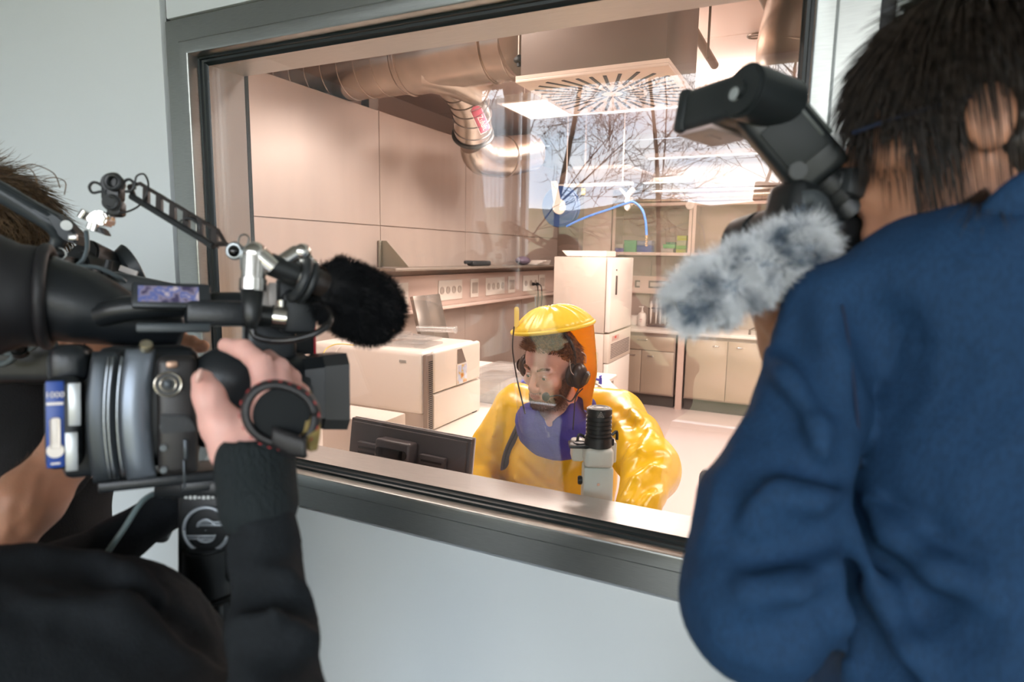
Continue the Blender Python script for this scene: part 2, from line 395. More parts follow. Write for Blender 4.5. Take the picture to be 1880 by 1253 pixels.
CM = bpy.data.materials.new('curtain_white'); CM.use_nodes = True; q_ = CM.node_tree; tl_ = N(q_, 'ShaderNodeBsdfTranslucent'); tl_.inputs[0].default_value = (.85, .86, .86, 1); mm_ = N(q_, 'ShaderNodeMixShader'); mm_.inputs[0].default_value = .55; tr_ = N(q_, 'ShaderNodeBsdfTransparent'); m3_ = N(q_, 'ShaderNodeMixShader'); m3_.inputs[0].default_value = .35
q_.links.new(q_.nodes['Principled BSDF'].outputs[0], mm_.inputs[1]); q_.links.new(tl_.outputs[0], mm_.inputs[2]); q_.links.new(mm_.outputs[0], m3_.inputs[1]); q_.links.new(tr_.outputs[0], m3_.inputs[2]); q_.links.new(m3_.outputs[0], q_.nodes['Material Output'].inputs[0])
tag(obj('curtain', cur, CM, smooth=180), 'narrow white curtain, mirrored in the glass as a pale upright band', 'curtain')
# ---- the window between hall and lab: steel frame, gasket, pane, deep steel reveal
X0, X1, Z0, Z1 = -1.770, .065, 1.013, 2.406            # outer flange
wf = MB()
def rect_ring(mb, prof):
    """prof: list of (inset, y); sweeps the profile round the rectangle"""
    rows = []
    for i, y in prof:
        rows.append([Vector((X0 + i, y, Z0 + i)), Vector((X1 - i, y, Z0 + i)), Vector((X1 - i, y, Z1 - i)), Vector((X0 + i, y, Z1 - i)), Vector((X0 + i, y, Z0 + i))])
    mb.grid(rows)
rect_ring(wf, [(0, .012), (0, .001), (.001, 0), (.064, 0), (.0655, -.009), (.0695, -.0125), (.0975, -.0125), (.1020, -.0095), (.1035, -.005), (.1035, .03)])
win = struct('window_1', wf, M_STEEL)
g = MB(); rect_ring(g, [(.1035, .022), (.110, .022), (.112, .028), (.118, .030), (.121, .036), (.126, .040)]); obj('gasket', g, M_GASK, win)
rv = MB(); rect_ring(rv, [(.124, .04), (.124, .168), (.121, .171), (.105, .171)])
RV = obj('inner_reveal', rv, M_STEELB, win)
wi = MB(); wi.bb((-3.0, .101, -.0), (X0 + .121, .17, ZC)); wi.bb((X1 - .121, .101, 0), (XR, .17, ZC)); wi.bb((X0 + .1, .101, 0), (X1 - .1, .17, Z0 + .121)); wi.bb((X0 + .1, .101, Z1 - .121), (X1 - .1, .17, ZC))
struct('wall_front_lab', wi, M_LABC).name = 'wall_front.001'
obj('inner_trim', MB().bb((X0 + .110, .1712, Z0 + .1), (X0 + .123, .185, Z1 - .1)), M_GASK, win)
GL = glassmat('window_glass', (.985, .99, .985), .060)
obj('pane', MB().bb((X0 + .110, .044, Z0 + .110), (X1 - .110, .052, Z1 - .110)), GL, win, smooth=0)

# ---- lab shell
struct('floor.001', MB().bb((-3.6, .0, -.08), (XR, YB + .1, 0)), M_FLOOR)
lw = MB(); zs = [(0, 1.936), (1.942, 2.752)]; ys = [(.17, 1.24), (1.246, 2.488), (2.494, 3.735), (3.741, 4.98), (4.986, 6.5)]
for y0, y1 in ys:
    for z0, z1 in zs: lw.bb((XL - .03, y0, z0), (XL, y1, z1), .0015, 1)
lw.bb((XL - .08, .17, 0), (XL - .012, 6.5, 2.75))
struct('wall_left.001', lw, M_LABW)
struct('wall_left_upper', MB().bb((-3.65, .17, 0), (-3.6, 6.5, ZC + .1)), M_LABC).name = 'wall_left.002'
bw = MB()
for x0, x1 in ((-3.6, -1.86), (-1.854, -1.26), (-1.254, -.06), (-.054, 1.14), (1.146, XR)):
    for z0, z1 in ((0, 1.74), (1.746, ZC)): bw.bb((x0, YB, z0), (x1, YB + .03, z1), .0015, 1)
bw.bb((-3.6, YB + .01, 0), (XR, YB + .1, ZC)); struct('wall_back.001', bw, M_LABW)
struct('wall_right.001', MB().bb((XR, .17, 0), (XR + .1, YB, ZC)), M_LABW)
lc = MB(); yy = .17
for y0, y1 in ((.17, 1.86), (1.868, 3.1), (3.108, 4.35), (4.358, 6.5)):
    for x0, x1 in ((-3.62, -2.35), (-2.343, -1.1), (-1.093, .15), (.157, 1.4), (1.407, XR)): lc.bb((x0, y0, ZC), (x1, y1, ZC + .03), .003, 1)
lc.bb((-3.64, .17, ZC + .015), (XR, 6.55, ZC + .1)); struct('ceiling.001', lc, M_LABC)
pc = onY(1052, 440, 6.15); pd = onY(1122, 440, 6.15)
struct('trim_2', MB().bb((pc.x, 6.15, 0), (pd.x, 6.5, ZC), .004), M_LABC)
struct('trim_3', MB().bb((-3.05, 6.0, 0), (XL + .28, 6.5, ZC), .004), mat('grey_brown_column', (.25, .19, .155), .4))
struct('trim_4', MB().bb((-3.02, 2.42, 2.75), (-2.95, 2.52, ZC)), mat('grey_post', (.28, .23, .2), .4))

# ---- outdoors behind the hall's glazing, seen mirrored in the window
M_GRASS = mat('grass_bank', (.12, .13, .05), .9, var=.5, vscale=1.2, col2=(.25, .20, .12), bump=.5, bscale=30)
gb = MB(); rows = []
rr = random.Random(5)
for i in range(26):
    y = -4.7 - i * .9
    rows.append([Vector((x * 1.6 - 22, y, .05 + max(0, (-y - 6.5)) * .19 + rr.uniform(-.04, .04) + max(0, i - 12) * rr.uniform(-.03, .03))) for x in range(28)])
gb.grid(rows); struct('floor.002', gb, M_GRASS, smooth=180)
M_BARK = mat('bare_bark', (.075, .058, .042), .9, var=.3, vscale=5)
def tree(x, y, h, seed, label, r0=.09):
    rnd = random.Random(seed); mb = MB(); bm = mb.bm; cnt = [0]
    z0 = .0 + max(0, (-y - 6.5)) * .19
    def branch(p, d, L, r, lev):
        n = 4; prev = None; seg = 5 if lev < 2 else 3
        for s_ in range(n + 1):
            B_ = basis(d); rr_ = r * (1 - .55 * s_ / n)
            cur = [bm.verts.new(p + (B_.col[0] * cos(2 * pi * k / seg) + B_.col[1] * sin(2 * pi * k / seg)) * rr_) for k in range(seg)]
            if prev:
                for k in range(seg): j = (k + 1) % seg; bm.faces.new((prev[k], prev[j], cur[j], cur[k]))
            prev = cur
            if s_ == n: break
            if lev < 5 and s_ > (0 if lev else 0):
                for _ in range(1 if lev in (0,) else rnd.choice((1, 1, 2))):
                    a = rnd.uniform(0, 2 * pi); sp = rnd.uniform(.5, .95); dd = (d * cos(sp) + (B_.col[0] * cos(a) + B_.col[1] * sin(a)) * sin(sp)).normalized()
                    cnt[0] += 1
                    if cnt[0] < 6500: branch(p, dd, L * rnd.uniform(.5, .68), max(rr_ * .42, .0055), lev + 1)
            p = p + d * L / n; d = (d + Vector((rnd.gauss(0, .11), rnd.gauss(0, .11), rnd.uniform(0, .08)))).normalized()
    branch(Vector((x, y, z0)), Vector((rnd.uniform(-.1, .1), 0, 1)).normalized(), h, r0, 0)
    o = obj('bare_tree', mb, M_BARK); tag(o, label, 'tree', 'bare trees outside, mirrored in the window glass'); return o
for i, a in enumerate([(-6.2, -9.0, 5.5, 11, .055), (-4.6, -8.2, 5.0, 12, .05), (-2.9, -11.5, 6.0, 13, .055), (-.2, -10.0, 5.6, 14, .04), (-1.5, -15.0, 6.0, 15, .05), (-7.8, -13.0, 7.5, 16, .08), (-5.6, -12.5, 7.0, 17, .08)]):
    tree(a[0], a[1], a[2], a[3], ['bare brown tree mirrored in the glass, spreading over the blue hose reel', 'leafless tree mirrored in the glass beside the ceiling air duct', 'leafless tree mirrored in the glass between the two strip lamps',
        'thin bare tree mirrored in the glass beside the flash head', 'distant bare tree mirrored in the glass above the coloured boxes', 'tall bare tree mirrored in the glass farthest to the left', 'tall bare tree mirrored in the glass behind the round air outlet'][i], a[4])

# ================================================================ THE LAB
def vp(x, y, X): return onX(x, y, X)
# worktop along the left wall, on cabinet carcasses
t = thing('side_bench', 'long white-topped lab bench along the left wall under the instruments', 'bench', (-2.0, 2.2, 0))
obj('worktop', MB().prism([(-2.905, .35, .885), (-1.44, .35, .885), (-1.44, 1.08, .885), (-1.24, 1.25, .885), (-1.24, 3.02, .885), (-2.905, 3.02, .885)], (0, 0, 1), .03, .004), M_WHITE, t)
cb = MB(); cb.bb((-2.90, .40, .08), (-1.42, .75, .868), .004); cb.bb((-2.90, .78, .08), (-1.42, 1.7, .868), .004); cb.bb((-2.90, 1.73, .08), (-1.42, 2.6, .868), .004); obj('cabinet', cb, M_LABW, t)
fb = MB()
for y in (2.98,): 
    for x in (-1.28, -2.86): fb.bb((x - .02, y - .02, 0), (x + .02, y + .02, .87))
fb.bb((-2.86, 2.96, .40), (-1.28, 3.0, .43)); fb.bb((-2.86, .5, 0), (-1.5, 2.5, .08)); obj('frame', fb, M_LABW, t)
# trunking with sockets, shelf with brackets
t = thing('socket_trunking', 'beige cable trunking with rows of white sockets along the left wall', 'trunking', (-2.85, 3.7, 1.27))
obj('channel', MB().bb((-2.91, 1.9, 1.275), (-2.80, 5.9, 1.30), .004).bb((-2.912, 1.9, 1.30), (-2.86, 5.9, 1.565), .006), M_LABC, t)
M_SOCK = mat('socket_plate', (.80, .74, .66), .35); M_SOCKD = mat('socket_recess', (.50, .43, .37), .5)
def socket_plate(px0, px1, py, n, kind='round'):
    a = onX(px0, py, -2.86); b = onX(px1, py, -2.86); y0, y1 = a.y, b.y
    p = obj('socket_plate', MB().bb((-2.858, y0, 1.345), (-2.850, y1, 1.515), .002), M_SOCK, t)
    for i in range(n):
        q = MB(); yc = y0 + (y1 - y0) * (i + .5) / n; r = min((y1 - y0) / n * .36, .032)
        if kind == 'round': q.lathe([(r, 0), (r, .005), (r * .75, .005), (r * .7, .001), (0, .001)], (-2.850, yc, 1.43), (1, 0, 0), 20)
        else: q.bb((-2.851, y0 + .02, 1.38), (-2.846, y1 - .02, 1.48), .002).bb((-2.846, y0 + .035, 1.40), (-2.842, y1 - .035, 1.46), .001)
        obj('socket', q, M_SOCKD, p)
for a in ((700, 748, 525, 2), (804, 847, 525, 4), (891, 925, 527, 4), (959, 986, 527, 3)): socket_plate(*a)
for a in ((863, 877, 527, 1), (932, 944, 527, 1), (988, 999, 527, 1)): socket_plate(*a, kind='sw')
for px in (978, 985):
    p = onX(px, 522, -2.84); tag(obj('power_plug', MB().cyl(p, p + Vector((.03, 0, 0)), .02, .014, 14).tube([p + Vector((.03, 0, 0)), p + Vector((.06, 0, -.03)), p + Vector((.06, 0.02, -.14)), p + Vector((.05, .03, -.3)), p + Vector((.08, .02, -.5))], .006, 8, smooth=6), M_DARK),
        'black plug and lead in the trunking, ' + ('nearer the window' if px == 978 else 'farther from the window'), 'plug', 'plugs in the wall trunking')
sh = thing('wall_shelf', 'long thin metal shelf on the left wall above the sockets', 'shelf', (-2.8, 3.6, 1.62))
obj('board', MB().bb((-2.915, 2.28, 1.615), (-2.63, 5.9, 1.635), .003), mat('shelf_metal', (.30, .26, .22), .35, .6), sh)
def tri_bracket(y, lab=None):
    b = MB().prism([(-2.914, y, 1.64), (-2.914, y, 1.83), (-2.86, y, 1.83), (-2.66, y, 1.64)], (0, 1, 0), .006).bb((-2.914, y - .03, 1.64), (-2.90, y + .03, 1.83))
    obj('bracket', b, mat('bracket_metal', (.33, .31, .25), .4, .4), sh)
tri_bracket(onX(702, 487, -2.9).y)
# things on the shelf
p = onX(985, 482, -2.75); bk = MB(); 
for i in range(4): bk.box((p.x + .01 * i, p.y + .02 * i, 1.642 + .012 * i), (.16, .30, .011), .002, rot=.1 * (i - 1))
tag(obj('paper_stack', bk, M_WHITE), 'small stack of white papers on the wall shelf near the incubator', 'papers')
p = onX(880, 480, -2.75); tag(obj('hand_tool', MB().box((p.x, p.y, 1.66), (.07, .34, .045), .015).box((p.x, p.y - .2, 1.67), (.03, .12, .03), .01), M_DARK2), 'dark hand tool lying on the wall shelf', 'tool')
p = onX(960, 480, -2.75); tag(obj('grey_pouch', MB().ball((p.x, p.y, 1.68), .07, 16, (1, 1.6, .65)), mat('purple_grey', (.16, .12, .17), .5)), 'purple-grey pouch on the wall shelf beside the papers', 'pouch')
# leaning steel sheet and box behind the man
tag(obj('steel_sheet', MB().box((-2.55, 2.62, 1.17), (.03, .36, .54), .004, rot=Matrix.Rotation(radians(-14), 3, 'Y')), mat('dark_steel_panel', (.27, .24, .21), .25, .7)), 'grey steel sheet leaning at the back of the bench by the hood', 'sheet')
# ---- white instrument
t = thing('lab_instrument', 'large white bench-top analyser with an orange display window', 'lab instrument', (-1.95, 1.36, .9))
xf = -1.6; zt = 1.285; xl = -2.32
def zat(x, y): return onX(x, y, xf)
obj('body', MB().bb((xl, 1.115, .985), (xf - .03, 1.63, zt), .022, 3), M_WHITE, t)
obj('base', MB().bb((xl + .02, 1.14, .905), (xf - .04, 1.61, .984), .006).bb((xl + .05, 1.125, .925), (xf - .15, 1.14, .93)), mat('instrument_base', (.60, .52, .46), .4), t)
obj('front_panel', MB().bb((xf - .028, 1.17, .905), (xf, 1.63, 1.075), .008).bb((xf - .028, 1.17, 1.08), (xf, 1.63, zt), .016, 3), M_WHITE, t)
obj('side_vent', MB().bb((xf - .030, 1.118, .905), (xf - .003, 1.168, zt - .01), .006), mat('vent_grey', (.30, .25, .22), .35, .5), t)
v = MB()
for i in range(34): z = .915 + i * .0098; v.bb((xf - .012, 1.128, z), (xf - .0015, 1.162, z + .005))
obj('vent_slot', v, M_DARK, t)
a, b = zat(834, 638), zat(858, 700)
obj('recess', MB().prism([(xf + .001, 1.385, 1.268), (xf + .001, 1.425, 1.268), (xf + .001, 1.468, 1.195), (xf + .001, 1.385, 1.195)], (1, 0, 0), .004), mat('recess_grey', (.25, .21, .19), .35, .4), t)
obj('surround', MB().bb((xf - .002, 1.376, 1.085), (xf + .004, 1.485, 1.192), .003), M_CREAM, t)
dm = bpy.data.materials.new('display_glow'); dm.use_nodes = True; q = dm.node_tree; bsd = q.nodes['Principled BSDF']
nn = N(q, 'ShaderNodeTexNoise'); nn.inputs['Scale'].default_value = 26; tcx = N(q, 'ShaderNodeTexCoord'); rpp = N(q, 'ShaderNodeValToRGB')
for i, (pos, c) in enumerate([(.3, (.9, .25, .04)), (.45, (.95, .6, .25)), (.55, (.8, .75, .9)), (.7, (.95, .9, .8))]):
    e = rpp.color_ramp.elements[i] if i < 2 else rpp.color_ramp.elements.new(pos); e.position = pos; e.color = (*c, 1)
q.links.new(tcx.outputs['Object'], nn.inputs['Vector']); q.links.new(nn.outputs['Fac'], rpp.inputs[0]); q.links.new(rpp.outputs[0], bsd.inputs['Emission Color']); bsd.inputs['Emission Strength'].default_value = .75; bsd.inputs['Base Color'].default_value = (.1, .05, .02, 1); bsd.inputs['Roughness'].default_value = .1
obj('display', MB().bb((xf + .003, 1.384, 1.092), (xf + .006, 1.472, 1.186), .001), dm, t, label='glowing orange and violet display')
obj('emblem', MB().box((xf - .14, 1.1145, 1.235), (.04, .002, .014), .0005), mat('grey_mark', (.4, .4, .38), .4), t)
for fx_, fy_ in ((xf - .055, 1.56), (xf - .1, 1.14), (xl + .05, 1.14), (xl + .05, 1.56)): obj('foot', MB().bb((fx_, fy_, .9), (fx_ + .05, fy_ + .04, .906)), M_DARK, t)
# things on the instrument
CLEAR = glassmat('clear_plastic', (.95, .95, .95), .10, .05, .22, (.9, .88, .85))
for i, (dx, dy, rz, w, l) in enumerate(((-.10, .05, .1, .26, .2), (-.15, .16, -.2, .24, .16), (-.28, .1, .35, .2, .2))):
    tag(obj('plastic_bag', MB().box((xf + dx - .12, 1.25 + dy, zt + .008 + .014 * i), (w, l, .012), .005, rot=rz).box((xf + dx - .13, 1.26 + dy, zt + .017 + .014 * i - .004), (w * .6, l * .5, .008), .003, rot=rz + .3), CLEAR),
        'clear plastic sleeve on the white analyser, ' + ['bottom one, nearest its front', 'middle one of the pile', 'topmost of the pile'][i], 'plastic sleeve', 'clear sleeves on the analyser')
tag(obj('clear_tube', MB().cyl((xf - .28, 1.44, zt + .065), (xf - .08, 1.50, zt + .066), .016, .016, 16).cyl((xf - .085, 1.50, zt + .066), (xf - .075, 1.503, zt + .066), .02, .02, 16), CLEAR), 'clear plastic tube lying across the plastic sleeves', 'tube')
tag(obj('white_cable', MB().tube([(xf - .5, 1.14, zt), (xf - .535, 1.105, zt - .03), (xf - .55, 1.10, zt - .15), (xf - .56, 1.095, zt - .33), (xf - .5, 1.04, .93), (xf - .4, .93, .905), (xf - .2, .55, .91)], .003, 8, smooth=6), M_WHITE), 'thin white cable hanging down the side of the analyser', 'cable')
tag(obj('yellow_cable', MB().tube([at(598, 668, 2.72), at(592, 656, 2.75), at(600, 640, 2.8), at(620, 632, 2.85), at(650, 634, 2.95)], .003, 8, smooth=6), mat('yellow_cable', (.7, .5, .1), .4)), 'yellow cable curling behind the analyser beside the camera hood', 'cable')
# white box left of the monitor
p = onY(588, 805, .62)
tag(obj('white_box', MB().bb((onY(592, 830, .62).x, .62, .90), (-1.50, .80, onY(600, 775, .62).z + .03), .006), M_CREAM), 'plain white box standing on the bench behind the monitor', 'box')
# ---- tubs right of the instrument
def tub(x, y, w, l, h, lab, z=.9):
    t = thing('plastic_tub', lab, 'tub', (x, y, z), 'clear tubs beside the analyser')
    b = MB(); e = .004
    b.bb((x - w / 2, y - l / 2, z), (x + w / 2, y + l / 2, z + e)); b.bb((x - w / 2, y - l / 2, z), (x - w / 2 + e, y + l / 2, z + h)); b.bb((x + w / 2 - e, y - l / 2, z), (x + w / 2, y + l / 2, z + h))
    b.bb((x - w / 2, y - l / 2, z), (x + w / 2, y - l / 2 + e, z + h)); b.bb((x - w / 2, y + l / 2 - e, z), (x + w / 2, y + l / 2, z + h)); obj('wall', b, CLEAR, t)
    obj('rim', MB().bb((x - w / 2 - .008, y - l / 2 - .008, z + h), (x + w / 2 + .008, y + l / 2 + .008, z + h + .008), .003), CLEAR, t); return t
tb = tub(-1.66, 1.93, .20, .28, .13, 'clear plastic tub with a brown printed mark beside the analyser')
mk = MB().ring((-1.557, 1.86, .965), (1, 0, 0), .032, .0014, 24, 6, (1, .8)).ring((-1.557, 1.846, .960), (1, 0, 0), .015, .0014, 20, 6, (.6, 1.4)).ring((-1.557, 1.876, .965), (1, 0, 0), .014, .0014, 20, 6, (1.2, 1.3)).tube([(-1.557, 1.89, .965), (-1.557, 1.93, .975), (-1.557, 1.97, .985), (-1.557, 1.98, .97)], .0012, 6, smooth=4)
obj('printed_mark', mk, mat('brown_print', (.35, .17, .08), .5), tb)
tub(-1.80, 2.28, .2, .3, .12, 'clear plastic tub at the back, nearest the leaning steel panel')
p = onZ(915, 690, 1.0); tag(obj('blue_clip', MB().box((-1.66, 2.36, .915), (.14, .07, .03), .01, rot=.5).box((-1.62, 2.34, .93), (.06, .10, .02), .008, rot=-.3), mat('violet_blue', (.06, .06, .42), .4)), 'violet-blue plastic clamp lying behind the clear tub', 'clamp')
tag(obj('black_adapter', MB().box((-1.60, 2.53, .925), (.12, .09, .05), .006, rot=.2).tube([(-1.62, 2.53, .95), (-1.66, 2.56, 1.0), (-1.70, 2.6, 1.1), (-1.75, 2.7, 1.3), (-1.8, 2.8, 1.45)], .004, 8, smooth=5), M_DARK), 'small black power adapter with its lead by the hood', 'adapter')
# ---- canister with yellow liquid
cx, cy = -1.36, 2.66
t = thing('liquid_canister', 'translucent canister half full of yellow liquid behind the hood', 'canister', (cx, cy, .9))
obj('container', MB().lathe([(.074, .0), (.082, .008), (.082, .19), (.07, .215), (.03, .235), (.026, .25), (.026, .27)], (cx, cy, .905), (0, 0, 1), 28), glassmat('milky_plastic', (.95, .93, .85), .06, .2, .45, (.85, .80, .68)), t)
obj('liquid', MB().lathe([(.0, 0), (.074, .001), (.074, .085), (0, .085)], (cx, cy, .912), (0, 0, 1), 28), mat('yellow_liquid', (.75, .66, .16), .2), t)
obj('cap', MB().cyl((cx, cy, 1.175), (cx, cy, 1.20), .033, .03, 20, .003), M_WHITE, t)
obj('tap', MB().cyl((cx + .08, cy - .02, .93), (cx + .125, cy - .03, .925), .009, .009, 12).cyl((cx + .118, cy - .028, .90), (cx + .118, cy - .028, .945), .012, .010, 12).box((cx + .118, cy - .028, .953), (.012, .04, .012), .004), mat('violet_blue', (.06, .06, .42), .4), t, label='violet-blue tap')
tis = MB(); rows = []
for i in range(9):
    u = i / 8; rows.append([Vector((-1.30 + .15 * u, 2.60 + .2 * v_ / 6 - .03 * u, .905 + .006 * sin(7 * u + v_) - (max(0, u - .45) ** 1.3) * .14 * (1 + .15 * sin(v_ * 2)))) for v_ in range(7)])
tis.grid(rows); ob = obj('tissue', tis, M_WHITE, smooth=180); so = ob.modifiers.new('s', 'SOLIDIFY'); so.thickness = .002; tag(ob, 'crumpled white tissue hanging over the bench corner by the canister', 'tissue')
# ---- incubator tower
t = thing('incubator', 'tall white double incubator with a louvred control section', 'incubator', (-1.88, 4.32, 0))
ix0, ix1, iy0, iy1 = onY(1016, 540, 3.97).x, -1.60, 3.97, 4.68
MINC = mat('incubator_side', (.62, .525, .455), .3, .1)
obj('upper_body', MB().bb((ix0, iy0, 1.065), (ix1 - .05, iy1, 1.73), .006), MINC, t)
dr = obj('upper_door', MB().bb((ix1 - .045, iy0 + .004, 1.075), (ix1, iy1, 1.728), .008), M_WHITE, t, label='white upper door')
hy = onX(1131, 520, ix1).y
obj('handle', MB().bb((ix1, hy - .014, 1.40), (ix1 + .006, hy + .03, 1.57), .003), mat('dark_recess', (.10, .08, .07), .4), dr)
obj('lock', MB().cyl((ix1, hy, 1.62), (ix1 + .006, hy, 1.62), .007), M_DARK, dr)
obj('lower_body', MB().bb((ix0, iy0, .02), (ix1 - .05, iy1, 1.058), .006), MINC, t)
cs = obj('control_section', MB().bb((ix1 - .048, iy0 + .004, .80), (ix1, iy1, 1.058), .005), mat('control_cream', (.66, .58, .5), .35), t)
v = MB()
for i in range(9): z = .835 + i * .0155; v.bb((ix1 - .004, iy0 + .06, z), (ix1 + .002, iy1 - .05, z + .007))
obj('louvre', v, mat('louvre_dark', (.16, .13, .12), .5), cs)
obj('readout', MB().bb((ix1 - .002, iy0 + .09, .99), (ix1 + .002, iy0 + .30, 1.035)), mat('readout', (.62, .45, .40), .3), cs)
obj('red_key', MB().bb((ix1 + .001, iy0 + .17, 1.008), (ix1 + .004, iy0 + .215, 1.028)), mat('red_key', (.6, .06, .05), .4), cs, label='red key')
ld = obj('lower_door', MB().bb((ix1 - .045, iy0 + .004, .03), (ix1, iy1, .794), .008), M_WHITE, t, label='white lower door')
hz = onX(1127, 725, ix1); obj('handle', MB().bb((ix1, iy0 + .05, .45), (ix1 + .006, iy0 + .095, .62), .003), mat('dark_recess', (.10, .08, .07), .4), ld)
for fx_, fy_ in ((ix0 + .05, iy0 + .05), (ix1 - .08, iy0 + .05), (ix1 - .08, iy1 - .05), (ix0 + .05, iy1 - .05)): obj('foot', MB().cyl((fx_, fy_, 0), (fx_, fy_, .03), .02), M_DARK, t)
tag(obj('tray', MB().prism([(ix0 + .05, iy0 + .2, 1.785), (ix1 - .07, iy0 + .2, 1.785), (ix1 - .07, iy0 + .2, 1.735), (ix0 + .1, iy0 + .2, 1.735)], (0, 1, 0), .3, .003), M_WHITE), 'shallow white tray on top of the incubator', 'tray')
# ---- base cabinets and worktop along the back wall
bt = thing('back_worktop', 'white worktop running along the back wall above the base cabinets', 'worktop', (.2, 6.15, .87))
obj('top', MB().bb((-2.3, 5.82, .87), (XR - .02, 6.49, .90), .005), M_WHITE, bt)
def base_cab(x0, x1, lab, drawer=True, doors=2):
    t = thing('base_cabinet', lab, 'cabinet', ((x0 + x1) / 2, 6.15, 0), 'beige base cabinets under the back worktop')
    obj('body', MB().bb((x0, 5.88, .14), (x1, 6.48, .87), .002), M_LABW, t)
    obj('plinth', MB().bb((x0, 5.93, 0), (x1, 6.45, .138)), mat('plinth', (.085, .075, .068), .5), t)
    z1 = .835
    def pull(xc, z, par, w=.09): obj('handle', MB().box((xc, 5.852, z), (w, .006, .014), .002).box((xc, 5.855, z), (w - .01, .012, .006)), M_CHROME, par)
    if drawer:
        d = obj('drawer', MB().bb((x0 + .01, 5.858, .665), (x1 - .01, 5.878, z1 - .01), .003), M_LABD, t); pull((x0 + x1) / 2, .78, d, .12)
        z1 = .665
    n = doors; w = (x1 - x0 - .012) / n
    for i in range(n):
        a = x0 + .006 + i * w; d = obj('door', MB().bb((a + .003, 5.858, .16), (a + w - .003, 5.878, z1 - .008), .003), M_LABD, t); pull(a + (w * .72 if i == 0 else w * .28) if n == 2 else a + w / 2, z1 - .07, d, .07)
M_LABD = mat('cabinet_front', (.47, .385, .30), .3, .3, var=.04, vscale=2)
xa = onY(1163, 700, 5.86).x; xb = onY(1236, 700, 5.86).x; xc_ = onY(1256, 700, 5.86).x
base_cab(xa - .30, xb, 'beige base cabinet with one drawer beside the incubator'); base_cab(xc_, xc_ + .90, 'beige base cabinet with tall doors right of the metal post', False); base_cab(xc_ + .93, xc_ + 1.83, 'beige base cabinet hidden mostly behind the navy jacket')
struct('trim_5', MB().bb((xb + .03, 5.865, 0), (xc_ - .02, 5.90, .87)), M_LABC)
# back trunking, sink tap, bottles, pipettes
t = thing('back_trunking', 'beige cable trunking with dark sockets above the back worktop', 'trunking', (0, 6.45, 1.28))
obj('channel', MB().bb((-2.3, 6.42, 1.285), (XR - .02, 6.498, 1.50), .006), M_LABC, t)
for p0, p1 in ((1166, 1175), (1191, 1232), (1243, 1249), (1290, 1330)):
    a, b = onY(p0, 513, 6.41).x, onY(p1, 513, 6.41).x; s_ = obj('socket_plate', MB().bb((a, 6.412, 1.355), (b, 6.421, 1.445), .002), mat('dark_plate', (.16, .13, .11), .4), t)
    obj('socket', MB().bb((a + .02, 6.408, 1.375), (b - .02 if b - a > .08 else b, 6.413, 1.425), .002), M_SOCKD, s_)
def P6(x, y, Y=6.25): return onY(x, y, Y)
q = P6(1178, 597); q.z = .9
t = thing('pump_bottle', 'white soap bottle with a pump on the back worktop', 'bottle', q)
obj('body', MB().lathe([(.0, 0), (.05, .001), (.053, .01), (.053, .13), (.04, .155), (.018, .165), (.018, .18)], q, (0, 0, 1), 24), M_WHITE, t)
obj('pump', MB().cyl(q + Vector((0, 0, .18)), q + Vector((0, 0, .225)), .012, .008, 14).box(q + Vector((-.012, 0, .232)), (.06, .022, .014), .004), M_WHITE, t)
obj('label_print', MB().box(q + Vector((0, -.0535, .08)), (.03, .002, .012)).box(q + Vector((0, -.0535, .055)), (.02, .002, .006)), mat('pink_print', (.6, .35, .35), .5), t)
q0 = P6(1163, 590); tag(obj('tissue_roll', MB().cyl((q0.x, 6.3, .9), (q0.x, 6.3, 1.02), .06, .06, 24, .004), M_WHITE), 'white paper roll on the back worktop beside the soap bottle', 'paper roll')
q = P6(1207, 595); q.z = .9
t = thing('pipette_stand', 'dark stand holding slim pipettes on the back worktop', 'stand', q)
obj('base', MB().bb((q.x - .12, 6.2, .9), (q.x + .12, 6.32, .915), .003), mat('stand_dark', (.14, .10, .09), .4), t)
obj('post', MB().cyl((q.x - .11, 6.26, .915), (q.x - .11, 6.26, 1.13), .006).cyl((q.x + .11, 6.26, .915), (q.x + .11, 6.26, 1.13), .006).bb((q.x - .12, 6.235, 1.115), (q.x + .12, 6.285, 1.13), .002), mat('stand_dark', (.14, .10, .09), .4), t)
for i, dx in enumerate((-.085, -.02, .03, .09)):
    hgt = (.27, .30, .33, .22)[i]
    c = MB().lathe([(0, 0), (.004, .0), (.008, .06), (.012, .10), (.014, .16), (.018, .19), (.018, hgt - .03), (.010, hgt - .02), (.010, hgt), (0, hgt)], (q.x + dx, 6.25, .935), (0.0, 0, 1), 14)
    tag(obj('pipette', c, M_WHITE), ['white pipette in the stand, nearest the soap bottle', 'white pipette in the stand, second from the soap bottle', 'tallest white pipette in the stand', 'short white pipette in the stand, nearest the fur windshield'][i], 'pipette', 'pipettes in the stand')
q = P6(1243, 500, 6.45); tag(obj('white_scoop', MB().prism([(q.x - .03, 6.45, 1.66), (q.x + .035, 6.45, 1.66), (q.x + .012, 6.45, 1.505), (q.x - .012, 6.45, 1.505)], (0, 1, 0), .03, .006), M_CREAM), 'white tapered scoop standing on the back trunking', 'scoop')
q = P6(1254, 500, 6.45); tag(obj('small_jar', MB().lathe([(0, 0), (.025, 0), (.025, .045), (.028, .047), (.028, .06), (0, .06)], (q.x, 6.45, 1.503), (0, 0, 1), 16), M_CREAM), 'small white jar with a lid on the back trunking', 'jar')
q = onY(1376, 606, 6.0); t = thing('sink_tap', 'small dark tap on the white back worktop', 'tap', (q.x, 6.05, .9)); obj('spout', MB().cyl((q.x, 6.05, .9), (q.x, 6.05, .96), .012).tube([(q.x, 6.05, .95), (q.x + .05, 6.03, .98), (q.x + .12, 6.02, .985)], .008, 8, smooth=4), mat('stand_dark', (.14, .10, .09), .4), t)
